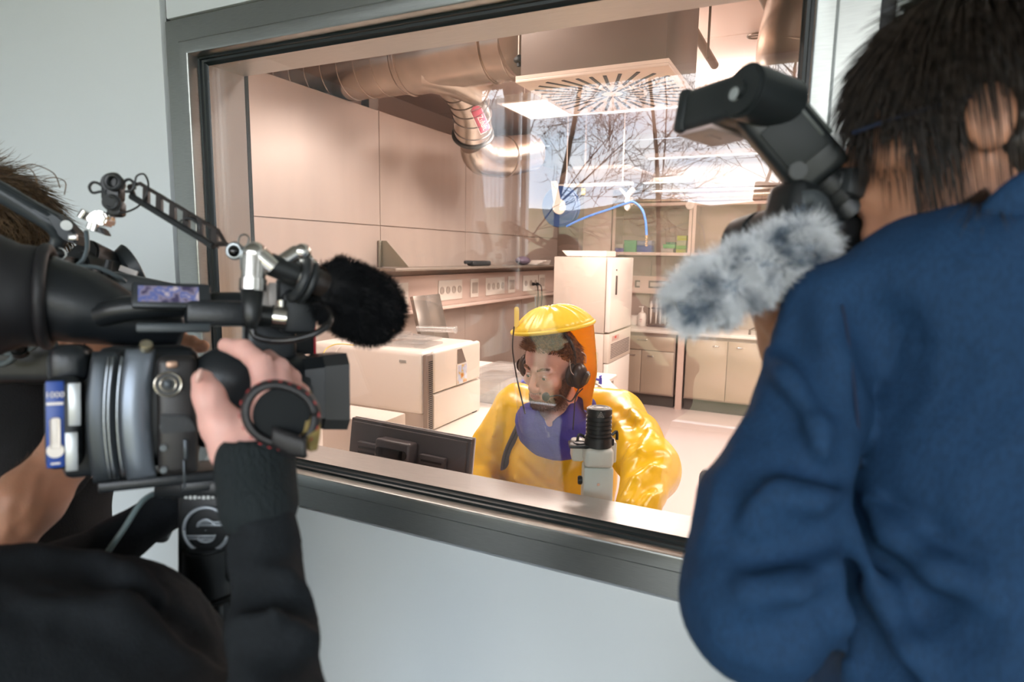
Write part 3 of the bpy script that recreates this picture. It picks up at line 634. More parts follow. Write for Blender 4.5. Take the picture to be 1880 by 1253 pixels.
# ---- glazed wall cabinets
ux0, ux1 = onY(1123, 460, 6.1).x, onY(1268, 468, 6.1).x; uz0, uz1 = 1.755, 2.36
def wall_cab(x0, x1, lab):
    t = thing('wall_cabinet', lab, 'cabinet', ((x0 + x1) / 2, 6.3, uz0), 'glazed wall cabinets above the back worktop')
    obj('carcass', MB().bb((x0, 6.12, uz0), (x1, 6.495, uz0 + .03), .003).bb((x0, 6.12, uz1 - .03), (x1, 6.495, uz1), .003).bb((x0, 6.12, uz0 + .03), (x0 + .02, 6.495, uz1 - .03)).bb((x1 - .02, 6.12, uz0 + .03), (x1, 6.495, uz1 - .03)).bb((x0 + .02, 6.485, uz0 + .03), (x1 - .02, 6.495, uz1 - .03)), M_LABC, t)
    f = MB(); e = .035
    f.bb((x0, 6.098, uz0), (x0 + e, 6.116, uz1)).bb((x1 - e, 6.098, uz0), (x1, 6.116, uz1)).bb((x0 + e, 6.098, uz1 - e), (x1 - e, 6.116, uz1)).bb((x0 + e, 6.098, uz0), (x1 - e, 6.116, uz0 + e))
    d = obj('door_frame', f, M_LABC, t); obj('pane', MB().bb((x0 + e, 6.105, uz0 + e), (x1 - e, 6.109, uz1 - e)), glassmat('cabinet_glass', (.93, .92, .9), .05), d, 0)
    s_ = MB()
    for i in range(3): s_.box((x0 + .12 + i * .22, 6.096, uz0 + .018), (.05, .004, .01))
    obj('label_strip', s_, M_WHITE, d)
wall_cab(ux0, ux1 - .003, 'glazed wall cabinet with blue and green boxes, next to the incubator'); wall_cab(ux1 + .003, ux1 + .95, 'glazed wall cabinet right of the round knob'); wall_cab(ux1 + .96, ux1 + 1.9, 'glazed wall cabinet behind the camera flash')
q = onY(1267, 377, 6.08); tag(obj('round_knob', MB().lathe([(0, .0), (.045, .0), (.05, .01), (.045, .018), (.015, .02), (.012, .012), (0, .012)], (q.x, 6.09, q.z), (0, -1, 0), 24), M_CREAM), 'round cream disc on the post between the wall cabinets', 'disc')
M_BL, M_GR, M_YE, M_LG = mat('blue_box', (.03, .07, .55), .35), mat('green_box', (.12, .55, .25), .35), mat('yellow_box', (.62, .70, .10), .35), mat('lime_box', (.25, .65, .12), .35)
M_CL = mat('frosted_box', (.62, .56, .54), .3)
zb = uz0 + .031
def boxy(p0, p1, zlo, zhi, m, lab, Y=6.18, cat='box'):
    a, b = onY(p0, 455, Y).x, onY(p1, 455, Y).x
    mb = MB().bb((a, Y, zlo), (b, Y + .16, zhi - .012), .003).bb((a - .002, Y - .002, zhi - .0118), (b + .002, Y + .162, zhi), .002)
    return tag(obj('sample_box', mb, m), lab, cat, 'sample boxes in the wall cabinet')
zz = lambda y: onY(1200, y, 6.18).z
B0 = zb
boxy(1125, 1144, B0, B0 + .05, mat('violet_box', (.16, .13, .6), .35), 'violet-blue box at the left end of the glazed shelf'); boxy(1125, 1144, B0 + .051, B0 + .10, M_CL, 'frosted box on the violet-blue box in the glazed cabinet')
boxy(1145.5, 1167.5, B0, B0 + .145, M_GR, 'green box between the violet and the blue box'); boxy(1169, 1196, B0, B0 + .085, M_BL, 'strong blue box under the hanging hose end'); boxy(1169, 1196, B0 + .086, B0 + .14, mat('pale_blue_box', (.35, .38, .6), .3), 'pale blue clear box on the strong blue box')
boxy(1213.5, 1236, B0, B0 + .052, M_CL, 'white box under a green one on the glazed shelf'); boxy(1217, 1239, B0 + .053, B0 + .10, mat('spring_green', (.14, .62, .2), .35), 'bright green box on the white box'); boxy(1222, 1239, B0 + .101, B0 + .125, mat('dark_green', (.03, .25, .12), .35), 'dark green box on the bright green box')
boxy(1241, 1259.5, B0, B0 + .045, M_YE, 'yellow box at the foot of the tallest stack'); boxy(1241, 1259.5, B0 + .046, B0 + .085, M_LG, 'lime green box in the tallest stack'); boxy(1241.5, 1259, B0 + .086, B0 + .145, mat('pale_lime', (.62, .68, .45), .35), 'pale lime box in the tallest stack, under the top one'); boxy(1242, 1259.5, B0 + .146, B0 + .20, mat('acid_yellow', (.66, .74, .06), .35), 'acid yellow box on top of the tallest stack')
boxy(1296, 1320, B0, B0 + .055, M_CL, 'small frosted box alone in the right glazed cabinet'); boxy(1336, 1362, B0, B0 + .11, M_WHITE, 'white box with a blue lid piece near the camera fur'); boxy(1343, 1351, B0 + .111, B0 + .135, M_BL, 'small blue lid on the white box')
# round duct above the wall cabinets
q = onY(1115, 362, 6.2); z_ = onY(1270, 360, 6.2).z
mb = MB().cyl((q.x - .02, 6.25, z_), (XR - .03, 6.25, z_), .10, .10, 32)
x = q.x
while x < XR - .1: mb.ring((x, 6.25, z_), (1, 0, 0), .101, .003, 32, 6); x += .11
tag(obj('back_duct', mb, M_GALV), 'spiral round duct running above the glazed wall cabinets', 'duct')
# ---------------------------------------------------------------- under the lab ceiling
t = thing('air_diffuser', 'square ceiling air outlet with radial slots and a deep sheet-metal box above', 'air vent', (-.85, 1.43, 2.45))
obj('plenum', MB().bb((-1.15, 1.125, 2.465), (-.56, 1.735, 3.14), .003), mat('plenum_sheet', (.24, .21, .19), .35, .6, var=.05, vscale=3), t)
PL = mat('diffuser_plate', (.86, .74, .65), .35)
obj('plate', MB().bb((-1.165, 1.11, 2.44), (-.545, 1.75, 2.452), .002).bb((-1.165, 1.11, 2.452), (-.545, 1.75, 2.466)), PL, t)
v = MB(); cx, cy = -.855, 1.43
for ring_, (r0_, r1_, n, off) in enumerate(((.045, .135, 16, .1), (.15, .235, 32, 0))):
    for i in range(n):
        a = 2 * pi * (i + off) / n; rm = (r0_ + r1_) / 2; L = (r1_ - r0_) if ring_ == 0 else min(.285 / max(abs(cos(a)), abs(sin(a))), .34) - r0_
        if ring_: rm = r0_ + L / 2
        v.box((cx + cos(a) * rm, cy + sin(a) * rm, 2.4395), (L, .014, .003), rot=a)
obj('slot', v, mat('slot_dark', (.035, .035, .04), .5), t)
t = thing('supply_duct', 'large galvanised round duct under the ceiling with a bent branch bearing a pink label', 'duct', (-2.2, 2.15, 2.75))
m = MB().cyl((-3.58, 2.17, 2.95), (-2.42, 2.17, 2.95), .195, .195, 40)
for i in range(8): m.ring((-3.4 + i * .135, 2.17, 2.95), (1, 0, 0), .196, .004, 40, 6)
obj('spiral_pipe', m, M_GALV, t)
obj('tee', MB().cyl((-2.42, 2.17, 2.95), (-1.78, 2.12, 2.95), .205, .205, 40).ring((-2.41, 2.17, 2.95), (1, 0, 0), .207, .007, 40, 6).ring((-1.80, 2.12, 2.95), (1, 0, 0), .207, .005, 40, 6).tube([(-2.25, 2.15, 2.93), (-2.08, 2.22, 2.88), (-1.99, 2.36, 2.82)], .16, 32, rs=[.19, .175, .155]), M_GALV, t)
obj('outlet_pipe', MB().cyl((-1.78, 2.12, 2.95), (-1.55, 2.09, 2.93), .20, .20, 40).ring((-1.66, 2.1, 2.94), (1, 0, 0), .202, .004, 40, 6), M_GALV, t)
obj('flare', MB().tube([(-1.55, 2.09, 2.93), (-1.38, 1.88, 2.86), (-1.17, 1.52, 2.77)], .2, 40, rs=[.20, .22, .26]).ring((-1.55, 2.09, 2.93), (1, -.25, -.05), .203, .006, 40, 6), M_GALV, t)
P1, P2, P3, P4 = onY(828, 140, 2.35), onY(852, 168, 2.5), onY(866, 205, 2.66), onY(868, 246, 2.8)
bp_, _ = catmull([P1, P2, P3, P4], 8); obj('elbow', MB().tube(bp_, .135, 36), M_GALV, t)
rg = MB()
for i in range(5, len(bp_) - 1, 4): rg.ring(bp_[i], bp_[i + 1] - bp_[i - 1], .136, .004, 36, 6)
obj('seam_ring', rg, mat('duct_seam', (.22, .19, .17), .4, .7), t)
obj('flange', MB().ring(P4, P4 - P3, .142, .012, 40, 8), mat('flange_dark', (.05, .045, .04), .4, .3), t)
EB = bvh(next(c for c in t.children if c.name.startswith('elbow'))); ux, uy = 17 / 41.6, 38 / 41.6          # label runs down the duct
def lpt(u, w, l=.002):
    lim = onto(EB, 882, 219, l)
    for _ in range(12):
        p = onto(EB, 882 + ux * u - uy * w, 219 + uy * u + ux * w, l)
        if (p - lim).length < .16: return p
        u *= .9; w *= .9
    return lim
M_PINK = mat('label_pink', (.62, .10, .16), .4)
lo = obj('label', MB().grid([[lpt(u, w) for w in np.linspace(-10, 10, 11)] for u in np.linspace(-19, 24, 15)]), M_PINK, t, 180, label='pink label with an arrow and white writing'); so = lo.modifiers.new('s', 'SOLIDIFY'); so.thickness = .002; so.offset = 0
obj('arrow', MB().grid([[lpt(u, w * (u + 30) / 9.5) for w in (-10, -5, 0, 5, 10)] for u in np.linspace(-30, -20.5, 5)]), M_PINK, lo, 180)
obj('label_border', MB().tube([lpt(-21, 11, .003), lpt(-30.5, 0, .003), lpt(-21, -11, .003), lpt(25, -11, .003), lpt(25, 0, .003), lpt(25, 11, .003), lpt(-21, 11, .003), lpt(-20, 5, .003), lpt(-20, -5, .003), lpt(-21, -11, .003)], .0016, 6), M_WHITE, lo)
la, lb2 = lpt(-14, 0, .009), lpt(24, 0, .009); lc_ = (la + lb2) / 2; text('Zuluft', fr(lc_, lb2 - la, y=lpt(4, -7) - lpt(4, 7)), .058, M_WHITE, lo)
Q = [onY(868, 262, 2.95), onY(885, 285, 3.1), onY(925, 288, 3.35), onY(975, 280, 3.7)]
obj('rear_elbow', MB().tube(Q, .15, 36, smooth=6, rs=[.10, .15, .16, .15]).ring(Q[2], Q[2] - Q[1], .163, .006, 36, 6), M_GALV, t)
Q = [onY(1545, 210, 2.0), onY(1520, 90, 1.95), onY(1560, -40, 1.9)]
tag(obj('corner_duct', MB().tube(Q, .3, 48, smooth=8).ring(onY(1522, 100, 1.95), (Q[1] - Q[0]) + Vector((.2, 0, .1)), .303, .005, 48, 6), M_GALV), 'wide galvanised duct bend at the top right corner of the window', 'duct')
M_PIPE = mat('pipe_steel', (.30, .24, .20), .35, .8)
def pipe(a, b, r, lab): return tag(obj('ceiling_pipe', MB().cyl(a, b, r, r, 20), M_PIPE), lab, 'pipe', 'pipes below the lab ceiling')
pipe(onZ(1216, -40, 2.98), onZ(1312, 120, 2.98), .026, 'thick steel pipe slanting under the lab ceiling beside the air outlet')
pipe(onZ(1188, 5, 2.94), onZ(1228, 60, 2.94), .015, 'thin short steel pipe ending in a clamp beside the air outlet box')
pipe(onZ(1390, -30, 3.0), onZ(1432, 65, 3.0), .022, 'steel pipe beside the wide duct bend at top right')
def rod(p, zt_, lab, nut=True):
    t = thing('threaded_rod', lab, 'rod', p, 'threaded rods hanging from the lab ceiling')
    obj('rod', MB().cyl(p, (p.x, p.y, zt_), .006, .006, 10), M_PIPE, t)
    if nut: obj('damper', MB().cyl(p + Vector((0, 0, .0)), p + Vector((0, 0, .015)), .010).cyl(p + Vector((0, 0, .018)), p + Vector((0, 0, .034)), .024, .024, 16, .003).cyl(p + Vector((0, 0, .036)), p + Vector((0, 0, .045)), .017, .012, 6), M_DARK2, t)
rod(onY(953, 122, 1.25), 3.15, 'threaded rod with a rubber damper between flare and air outlet box'); rod(onY(1237, 84, 1.5), 3.15, 'threaded rod with a rubber damper beside the pipe clamp')
p = onY(1299, 108, 1.9); rod(p, 3.15, 'long thin rod crossing in front of the thick slanting pipe', False)
p = onZ(1226, 58, 2.94); t = thing('pipe_clamp', 'black rubber-lined pipe clamp beside the air outlet box', 'clamp', p)
obj('ring', MB().ring(p, (.2, 1, 0), .026, .008, 24, 8), M_DARK2, t); obj('bolt', MB().cyl(p + Vector((-.045, 0, -.02)), p + Vector((-.045, 0, .035)), .005).cyl(p + Vector((.045, 0, -.02)), p + Vector((.045, 0, .035)), .005).box(p + Vector((-.04, 0, 0)), (.03, .02, .004)).box(p + Vector((.04, 0, 0)), (.03, .02, .004)).cyl(p + Vector((0, 0, .02)), (p.x, p.y, 3.15), .006), M_PIPE, t)
p = onZ(1388, 66, 3.13); tag(obj('ceiling_hook', MB().ring(p, (0, 0, 1), .05, .006, 28, 8).cyl(p + Vector((.03, 0, -.0)), p + Vector((.03, 0, .025)), .008).box(p + Vector((0, 0, 0)), (.1, .012, .006)), M_PIPE), 'small round bracket on the lab ceiling by the wide duct bend', 'bracket')
M_LIT = mat('lamp_diffuser', (.9, .85, .8), .4, emit=(1, .93, .84), estr=2.6)
def light(x0, x1, y0, y1, z, lab, name='ceiling_or_fill_light'):
    t = thing(name, lab, 'lamp', ((x0 + x1) / 2, (y0 + y1) / 2, z), 'lit lamps of the lab')
    obj('housing', MB().bb((x0 - .03, y0 - .03, z), (x1 + .03, y1 + .03, z + .05), .004), M_CREAM, t)
    obj('diffuser', MB().bb((x0, y0, z - .006), (x1, y1, z + .001), .002), M_LIT, t); 
    obj('hanger', MB().cyl((x0 + .05, (y0 + y1) / 2, z + .05), (x0 + .05, (y0 + y1) / 2, ZC), .003).cyl((x1 - .05, (y0 + y1) / 2, z + .05), (x1 - .05, (y0 + y1) / 2, ZC), .003), M_PIPE, t)
light(-2.0, -1.0, 2.64, 3.12, 2.75, 'square lit ceiling panel beside the slotted air outlet')
light(.3, 1.5, 2.75, 3.05, 2.91, 'unseen light panel added on the right side to brighten the lab')  # this and the next three are out of view, added only for their light
light(.4, 1.6, 4.85, 5.15, 2.91, 'unseen light panel added at the back right to brighten the lab')
light(-2.5, -1.3, .55, .85, 2.96, 'unseen light panel added above the window to brighten the lab, left one')
light(.1, 1.3, .55, .85, 2.96, 'unseen light panel added above the window to brighten the lab, right one')
light(-1.74, -.5, 3.95, 4.05, 2.95, 'thin lit strip lamp behind the air outlet, nearest strip lamp', 'strip_light')
a, b = onY(1190, 291, 6.1), onY(1395, 288, 6.1); light(a.x, b.x + .2, 6.1, 6.16, a.z, 'thin lit strip lamp left of the camera flash', 'strip_light')
a, b = onY(1182, 336, 6.42), onY(1268, 333, 6.42); light(a.x, b.x, 6.38, 6.44, a.z, 'short lit strip lamp above the end of the spiral duct', 'strip_light')
# canopy, rail, hose reel
tag(obj('hanging_panel', MB().prism([onZ(x, y, 2.62) for x, y in ((1003, 338), (1188, 333), (1204, 322), (1152, 305), (1052, 309))], (0, 0, 1), .03, .004).cyl((-2.2, 4.9, 2.63), (-2.2, 4.9, ZC), .008), mat('pale_panel', (.68, .56, .49), .35)), 'pale angular panel hanging from the ceiling above the blue hose reel', 'panel')
Yr = 4.5; R0 = onY(1030, 380, Yr)
t = thing('hose_reel', 'round blue air hose reel hanging near the back left corner', 'hose reel', R0)
obj('drum', MB().lathe([(.075, -.04), (.19, -.04), (.198, -.03), (.19, -.018), (.15, -.012), (.15, .012), (.19, .018), (.198, .03), (.19, .04), (.075, .04), (.075, -.04)], R0, (.15, 1, .05), 40, close=False), mat('dark_blue', (.012, .05, .18), .35), t)
obj('hub', MB().cyl(R0 + Vector((0, -.045, 0)), R0 + Vector((0, .045, 0)), .074, .074, 28, .004).prism([R0 + Vector((-.05, -.05, .0)), R0 + Vector((.02, -.05, .03)), R0 + Vector((-.03, -.05, .24)), R0 + Vector((-.09, -.05, .24))], (0, 1, 0), .012), M_CREAM, t)
obj('warning_label', MB().box(onY(1071, 352, Yr - .06), (.035, .004, .06), rot=.1), mat('yellow_label', (.75, .50, .05), .4), t)
ra, rb_ = onY(1022, 344, Yr), onY(1162, 341, Yr)
t2 = thing('ceiling_rail', 'slim cream rail carrying the blue hose clamp', 'rail', ra)
obj('rail', MB().bb((ra.x, Yr - .02, ra.z - .005), (rb_.x, Yr + .02, ra.z + .025), .003).cyl((ra.x + .1, Yr, ra.z), (ra.x + .1, Yr, ZC), .006).cyl((rb_.x - .1, Yr, ra.z), (rb_.x - .1, Yr, ZC), .006), M_CREAM, t2)
k = onY(1154, 366, Yr); obj('hose_clamp', MB().prism([onY(*p, Yr) for p in ((1140, 345), (1150, 356), (1160, 344), (1167, 348), (1156, 362), (1158, 380), (1152, 388), (1147, 383), (1149, 362), (1137, 347))], (0, 1, 0), .05, .005), M_CREAM, t2)
obj('bolt', MB().cyl(k + Vector((.04, -.04, 0)), k + Vector((.04, .04, 0)), .015).cyl(k + Vector((.045, -.04, -.05)), k + Vector((.045, .04, -.05)), .01), M_PIPE, t2)
hz_ = [onY(*p, Yr - .03) for p in ((1040, 416), (1062, 405), (1090, 394), (1120, 384), (1148, 374), (1163, 371), (1178, 384), (1185, 405), (1187, 432))]
t3 = thing('air_hose', 'bright blue air hose running from the reel over the clamp and down', 'hose', hz_[-1])
obj('hose', MB().tube(hz_, .011, 12, smooth=5), mat('hose_blue', (.07, .22, .75), .3), t3)
e = hz_[-1]; ft = MB().cyl(e, e + Vector((0, 0, -.03)), .014, .014, 14)
for i in range(4): ft.cyl(e + Vector((.004 * (i % 2), 0, -.035 - i * .018)), e + Vector((.004 * (i % 2), 0, -.047 - i * .018)), .013, .010, 12)
obj('brass_fitting', ft, mat('brass', (.75, .55, .35), .25, .9), t3)

# ---------------------------------------------------------------- desk under the window
t = thing('window_desk', 'plain lab desk right behind the window, mostly hidden by the sill', 'desk', (-.4, .45, 0))
obj('top', MB().bb((-1.225, .19, .72), (.60, .74, .75), .004), M_CREAM, t)
for x in (-1.19, .56):
    for y in (.22, .70): obj('leg', MB().bb((x - .02, y - .02, 0), (x + .02, y + .02, .72), .002), M_PIPE, t)
# monitor seen from behind
MD = mat('monitor_plastic', (.080, .068, .068), .42)
t = thing('computer_monitor', 'dark flat computer monitor seen from behind, just inside the window', 'monitor', (-1.15, .31, .75))
ang = radians(-3.0); MM = Matrix.Translation((-1.166, .33, 1.032)) @ Matrix.Rotation(radians(0), 4, 'Z') @ Matrix.Rotation(radians(-8), 4, 'X') @ Matrix.Rotation(radians(1.2), 4, 'Y')
obj('casing', MB(MM).box((0, .004, 0), (.472, .022, .300), .004).box((0, -.010, 0), (.45, .012, .28), .004), MD, t)
obj('bezel_edge', MB(MM).box((0, .016, .1505), (.472, .006, .003)).box((.2365, .016, 0), (.003, .006, .3)), mat('silver_edge', (.75, .68, .64), .3, .3), t, label='silver top edge')
obj('screen', MB(MM).box((0, .0165, 0), (.45, .002, .278)), mat('screen_off', (.02, .02, .025), .15), t)
hb = MB(MM); hb.box((-.02, -.038, .03), (.135, .055, .16), .010, seg=3); hsg = obj('rear_housing', hb, MD, t)
obj('cable_opening', MB(MM).box((-.02, -.0665, .07), (.095, .004, .030), .0018).cyl((-.065, -.0685, .07), (-.065, -.0645, .07), .015).cyl((.025, -.0685, .07), (.025, -.0645, .07), .015), mat('black_hole', (.006, .006, .007), .4), hsg)
obj('lower_cover', MB(MM).box((-.02, -.068, .01), (.115, .008, .07), .004), MD, hsg)
for sx, lab in ((-.135, 'l'), (.115, 'r')):
    sp = obj('speaker_grille', MB(MM).box((sx, -.026, .0), (.095, .022, .16), .004), MD, t); g_ = MB(MM)
    for i in range(9): g_.box((sx, -.0375, .062 - i * .015), (.075, .003, .0065))
    obj('grille_slot', g_, mat('black_hole', (.006, .006, .007), .4), sp)
obj('stand', MB().box((-1.16, .36, .85), (.06, .03, .19), .005).box((-1.16, .36, .757), (.24, .18, .014), .005), MD, t)
# microscope
mx_, my_ = -.515, .335
t = thing('microscope', 'cream inverted microscope with a black ribbed lamp housing', 'microscope', (mx_, my_, .75))
MC = mat('microscope_cream', (.74, .72, .64), .3); MCG = mat('microscope_grey_green', (.60, .64, .58), .35)
pl = at(1096, 880, 1.70); tl = at(1096, 735, 1.75); vz = Vector((0, 0, 1))
Mx = Matrix.Translation((pl.x, pl.y, 0)) @ Matrix.Rotation(radians(25), 4, 'Z')
z_b = at(1096, 808, 1.74).z; z_t = at(1096, 738, 1.74).z; z_s = at(1096, 852, 1.70).z
obj('pillar', MB(Mx).box((0, 0, (z_s + .82) / 2), (.080, .06, z_s - .82), .006), MCG, t, label='grey-green pillar')
obj('screw', MB(Mx).cyl((0, -.032, z_s - .045), (0, -.028, z_s - .045), .004), M_CHROME, t)
obj('arm', MB(Mx).box((0, .03, (z_s + z_b) / 2), (.078, .13, z_b - z_s), .012, seg=3), MC, t)
obj('slider_box', MB(Mx).box((-.05, .06, z_b - .03), (.035, .06, .055), .008).box((.045, .05, z_b - .028), (.02, .05, .06), .006), MC, t)
h = MB(Mx); hh = z_t - z_b; h.cyl((0, .0, z_b), (0, 0, z_b + .028), .037, .037, 32, .002)
for i in range(5): z = z_b + .030 + i * .0115; h.cyl((0, 0, z), (0, 0, z + .008), .0345, .0345, 36, .0015).cyl((0, 0, z + .008), (0, 0, z + .0115), .030, .030, 24)
h.cyl((0, 0, z_b + .088), (0, 0, z_t), .0345, .0335, 36, .002)
hs = obj('lamp_housing', h, mat('lamp_black', (.022, .020, .019), .32), t, label='black ribbed lamp housing')
obj('top_plate', MB(Mx).ring((0, 0, z_t), (0, 0, 1), .027, .0015, 32, 6).ring((0, 0, z_t), (0, 0, 1), .018, .0015, 32, 6).cyl((0, 0, z_t), (0, 0, z_t + .001), .010), mat('plate_grey', (.25, .24, .23), .3, .5), hs)
def tri(o, s): 
    P_ = [Vector((0, 0, .58 * s)), Vector((-.5 * s, 0, -.29 * s)), Vector((.5 * s, 0, -.29 * s))]; 
    return [o + p for p in P_]
z = z_t - .013; q = MB(Mx); T_ = tri(Vector((0, -.0348, z)), .017); q.tube(T_, .0008, 6, closed=True); T_ = tri(Vector((0, -.0348, z)), .007); q.tube(T_, .0008, 6, closed=True)
obj('warning_symbol', q, M_WHITE, hs)
lv = MB(Mx); lv.box((-.052, 0, z_b + .002), (.055, .05, .009), .003).ring((-.05, 0, z_b + .0075), (0, 0, 1), .015, .0022, 24, 6); obj('filter_slider', lv, M_DARK, t)
obj('filter_opening', MB(Mx).cyl((-.05, 0, z_b + .0062), (-.05, 0, z_b + .0072), .0135), mat('black_hole', (.006, .006, .007), .4), t)
obj('lever', MB(Mx).box((.036, -.0, z_b + .012), (.012, .02, .02), .004).tube([(.036, .0, z_b + .03), (.048, 0, z_b + .04), (.05, 0, z_b + .018)], .004, 8, smooth=4).tube([(-.036, .0, z_b + .022), (-.052, 0, z_b + .03), (-.056, 0, z_b + .012)], .004, 8, smooth=4), mat('lamp_black', (.022, .020, .019), .32), t)
obj('side_knob', MB(Mx).cyl((-.04, 0, z_s - .045), (-.052, 0, z_s - .045), .012, .012, 18, .002), M_DARK, t)
obj('base', MB(Mx).box((0, .07, .80), (.19, .26, .10), .02, seg=3), MC, t)
obj('stage', MB(Mx).box((.02, .11, .865), (.24, .20, .012), .003), M_DARK2, t)
obj('eyepiece', MB(Mx).cyl((-.03, .19, .84), (-.03, .26, .93), .014, .016, 16).cyl((.03, .19, .84), (.03, .26, .93), .014, .016, 16), M_DARK, t)
obj('objective', MB(Mx).cyl((0, .09, .86), (0, .09, .83), .02, .014, 16), M_CHROME, t)
obj('condenser', MB(Mx).cyl((0, .085, z_s + .02), (0, .085, z_s - .07), .022, .016, 20, .002), M_DARK, t)
q = at(1170, 931, 1.72); tag(obj('steel_plate', MB().box((q.x + .03, q.y + .02, .80), (.10, .05, .10), .003, rot=.4), mat('shelf_metal', (.30, .26, .22), .35, .6)), 'small metal block on the desk right of the microscope', 'block')
# white device at the right window edge
dx_ = onY(1292, 900, .6).x; zt2 = onY(1320, 845, .6).z
t = thing('white_device', 'white rounded device with a grey edge strip, partly behind the navy jacket', 'device', (dx_ + .18, .6, .75))
obj('body', MB().bb((dx_ + .014, .50, .755), (dx_ + .34, .72, zt2 - .012), .025, 4), M_WHITE, t)
obj('edge_strip', MB().bb((dx_, .49, .752), (dx_ + .35, .512, zt2), .022, 4), mat('strip_grey', (.42, .38, .35), .3, .4), t, label='grey edge strip')
obj('front', MB().bb((dx_ + .012, .484, .76), (dx_ + .34, .50, zt2 - .014), .007, 3), M_WHITE, t)
tq = MB()
for i in range(3): tq.box((dx_ + .075, .4835, zt2 - .075 - i * .010), (.05 - .01 * i, .001, .003 if i < 2 else .006))
obj('printed_lines', tq, mat('print_grey', (.35, .32, .32), .5), t)
q = onZ(1395, 745, 0); tag(obj('floor_bin', MB().lathe([(0, 0), (.11, 0), (.14, .30), (.15, .33), (.14, .35), (0, .36)], (q.x + .15, q.y - .5, 0), (0, 0, 1), 32), mat('pinkish_white', (.75, .6, .6), .35)), 'pinkish white round bin on the lab floor by the navy jacket elbow', 'bin')
# ================================================================ PEOPLE
def wrinkle(amp, freq, seed=0, squash=(1, 1, 1)):
    rs = np.random.RandomState(seed); ks = rs.normal(size=(10, 3)); ks /= np.linalg.norm(ks, axis=1)[:, None]; ph = rs.uniform(0, 6.28, 10); fq = freq * rs.uniform(.5, 1.7, 10); wp = rs.normal(size=(3, 3)) * freq * .35
    def f(P):
        Q = P * np.array(squash); W_ = np.sin(Q @ wp.T) * .9 / freq; Q = Q + W_; v = np.zeros(len(P))
        for k, p_, q_ in zip(ks, ph, fq): v += (1 - 2 * np.abs(np.sin((Q @ k) * q_ + p_))) / 10
        return -amp * v * 3
    return f
def skinmat(name, col, beard=None, lips=None, extra=None):
    """skin; beard / lips are lists of (world centre, radius) blended in as the colour of hair or lips"""
    m = bpy.data.materials.new(name); m.use_nodes = True; t = m.node_tree; b = t.nodes['Principled BSDF']
    b.inputs['Roughness'].default_value = .48; b.inputs['Subsurface Weight'].default_value = .12; b.inputs['Subsurface Radius'].default_value = (.012, .005, .003); b.inputs['Subsurface Scale'].default_value = .6
    g_ = N(t, 'ShaderNodeNewGeometry'); no_ = N(t, 'ShaderNodeTexNoise'); no_.inputs['Scale'].default_value = 45; no_.inputs['Detail'].default_value = 4; t.links.new(g_.outputs['Position'], no_.inputs['Vector'])
    mx = N(t, 'ShaderNodeMix', data_type='RGBA'); mx.inputs[6].default_value = (*[c * .9 for c in col], 1); mx.inputs[7].default_value = (min(1, col[0] * 1.1), col[1] * 1.02, col[2] * 1.0, 1); t.links.new(no_.outputs['Fac'], mx.inputs[0]); cur = mx.outputs[2]
    def spot(cur, c, r, soft, colr, noise=0):
        vm = N(t, 'ShaderNodeVectorMath', operation='DISTANCE'); t.links.new(g_.outputs['Position'], vm.inputs[0]); vm.inputs[1].default_value = c
        src = vm.outputs['Value']
        if noise:
            n2 = N(t, 'ShaderNodeTexNoise'); n2.inputs['Scale'].default_value = 160; t.links.new(g_.outputs['Position'], n2.inputs['Vector'])
            ma = N(t, 'ShaderNodeMath', operation='MULTIPLY_ADD'); ma.inputs[1].default_value = noise; t.links.new(n2.outputs['Fac'], ma.inputs[0]); t.links.new(src, ma.inputs[2]); src = ma.outputs[0]
        mr = N(t, 'ShaderNodeMapRange'); mr.inputs['From Min'].default_value = r + soft; mr.inputs['From Max'].default_value = r - soft; t.links.new(src, mr.inputs['Value'])
        m2 = N(t, 'ShaderNodeMix', data_type='RGBA'); t.links.new(mr.outputs[0], m2.inputs[0]); t.links.new(cur, m2.inputs[6]); m2.inputs[7].default_value = (*colr, 1); return m2.outputs[2]
    for c, r, s_, cl in (beard or []): cur = spot(cur, c, r, s_, cl, .012)
    for c, r, s_, cl in (lips or []): cur = spot(cur, c, r, s_, cl)
    t.links.new(cur, b.inputs['Base Color'])
    bp = N(t, 'ShaderNodeBump'); bp.inputs['Strength'].default_value = .12; bp.inputs['Distance'].default_value = .002; n3 = N(t, 'ShaderNodeTexNoise'); n3.inputs['Scale'].default_value = 350; t.links.new(g_.outputs['Position'], n3.inputs['Vector']); t.links.new(n3.outputs['Fac'], bp.inputs['Height']); t.links.new(bp.outputs[0], b.inputs['Normal'])
    return m
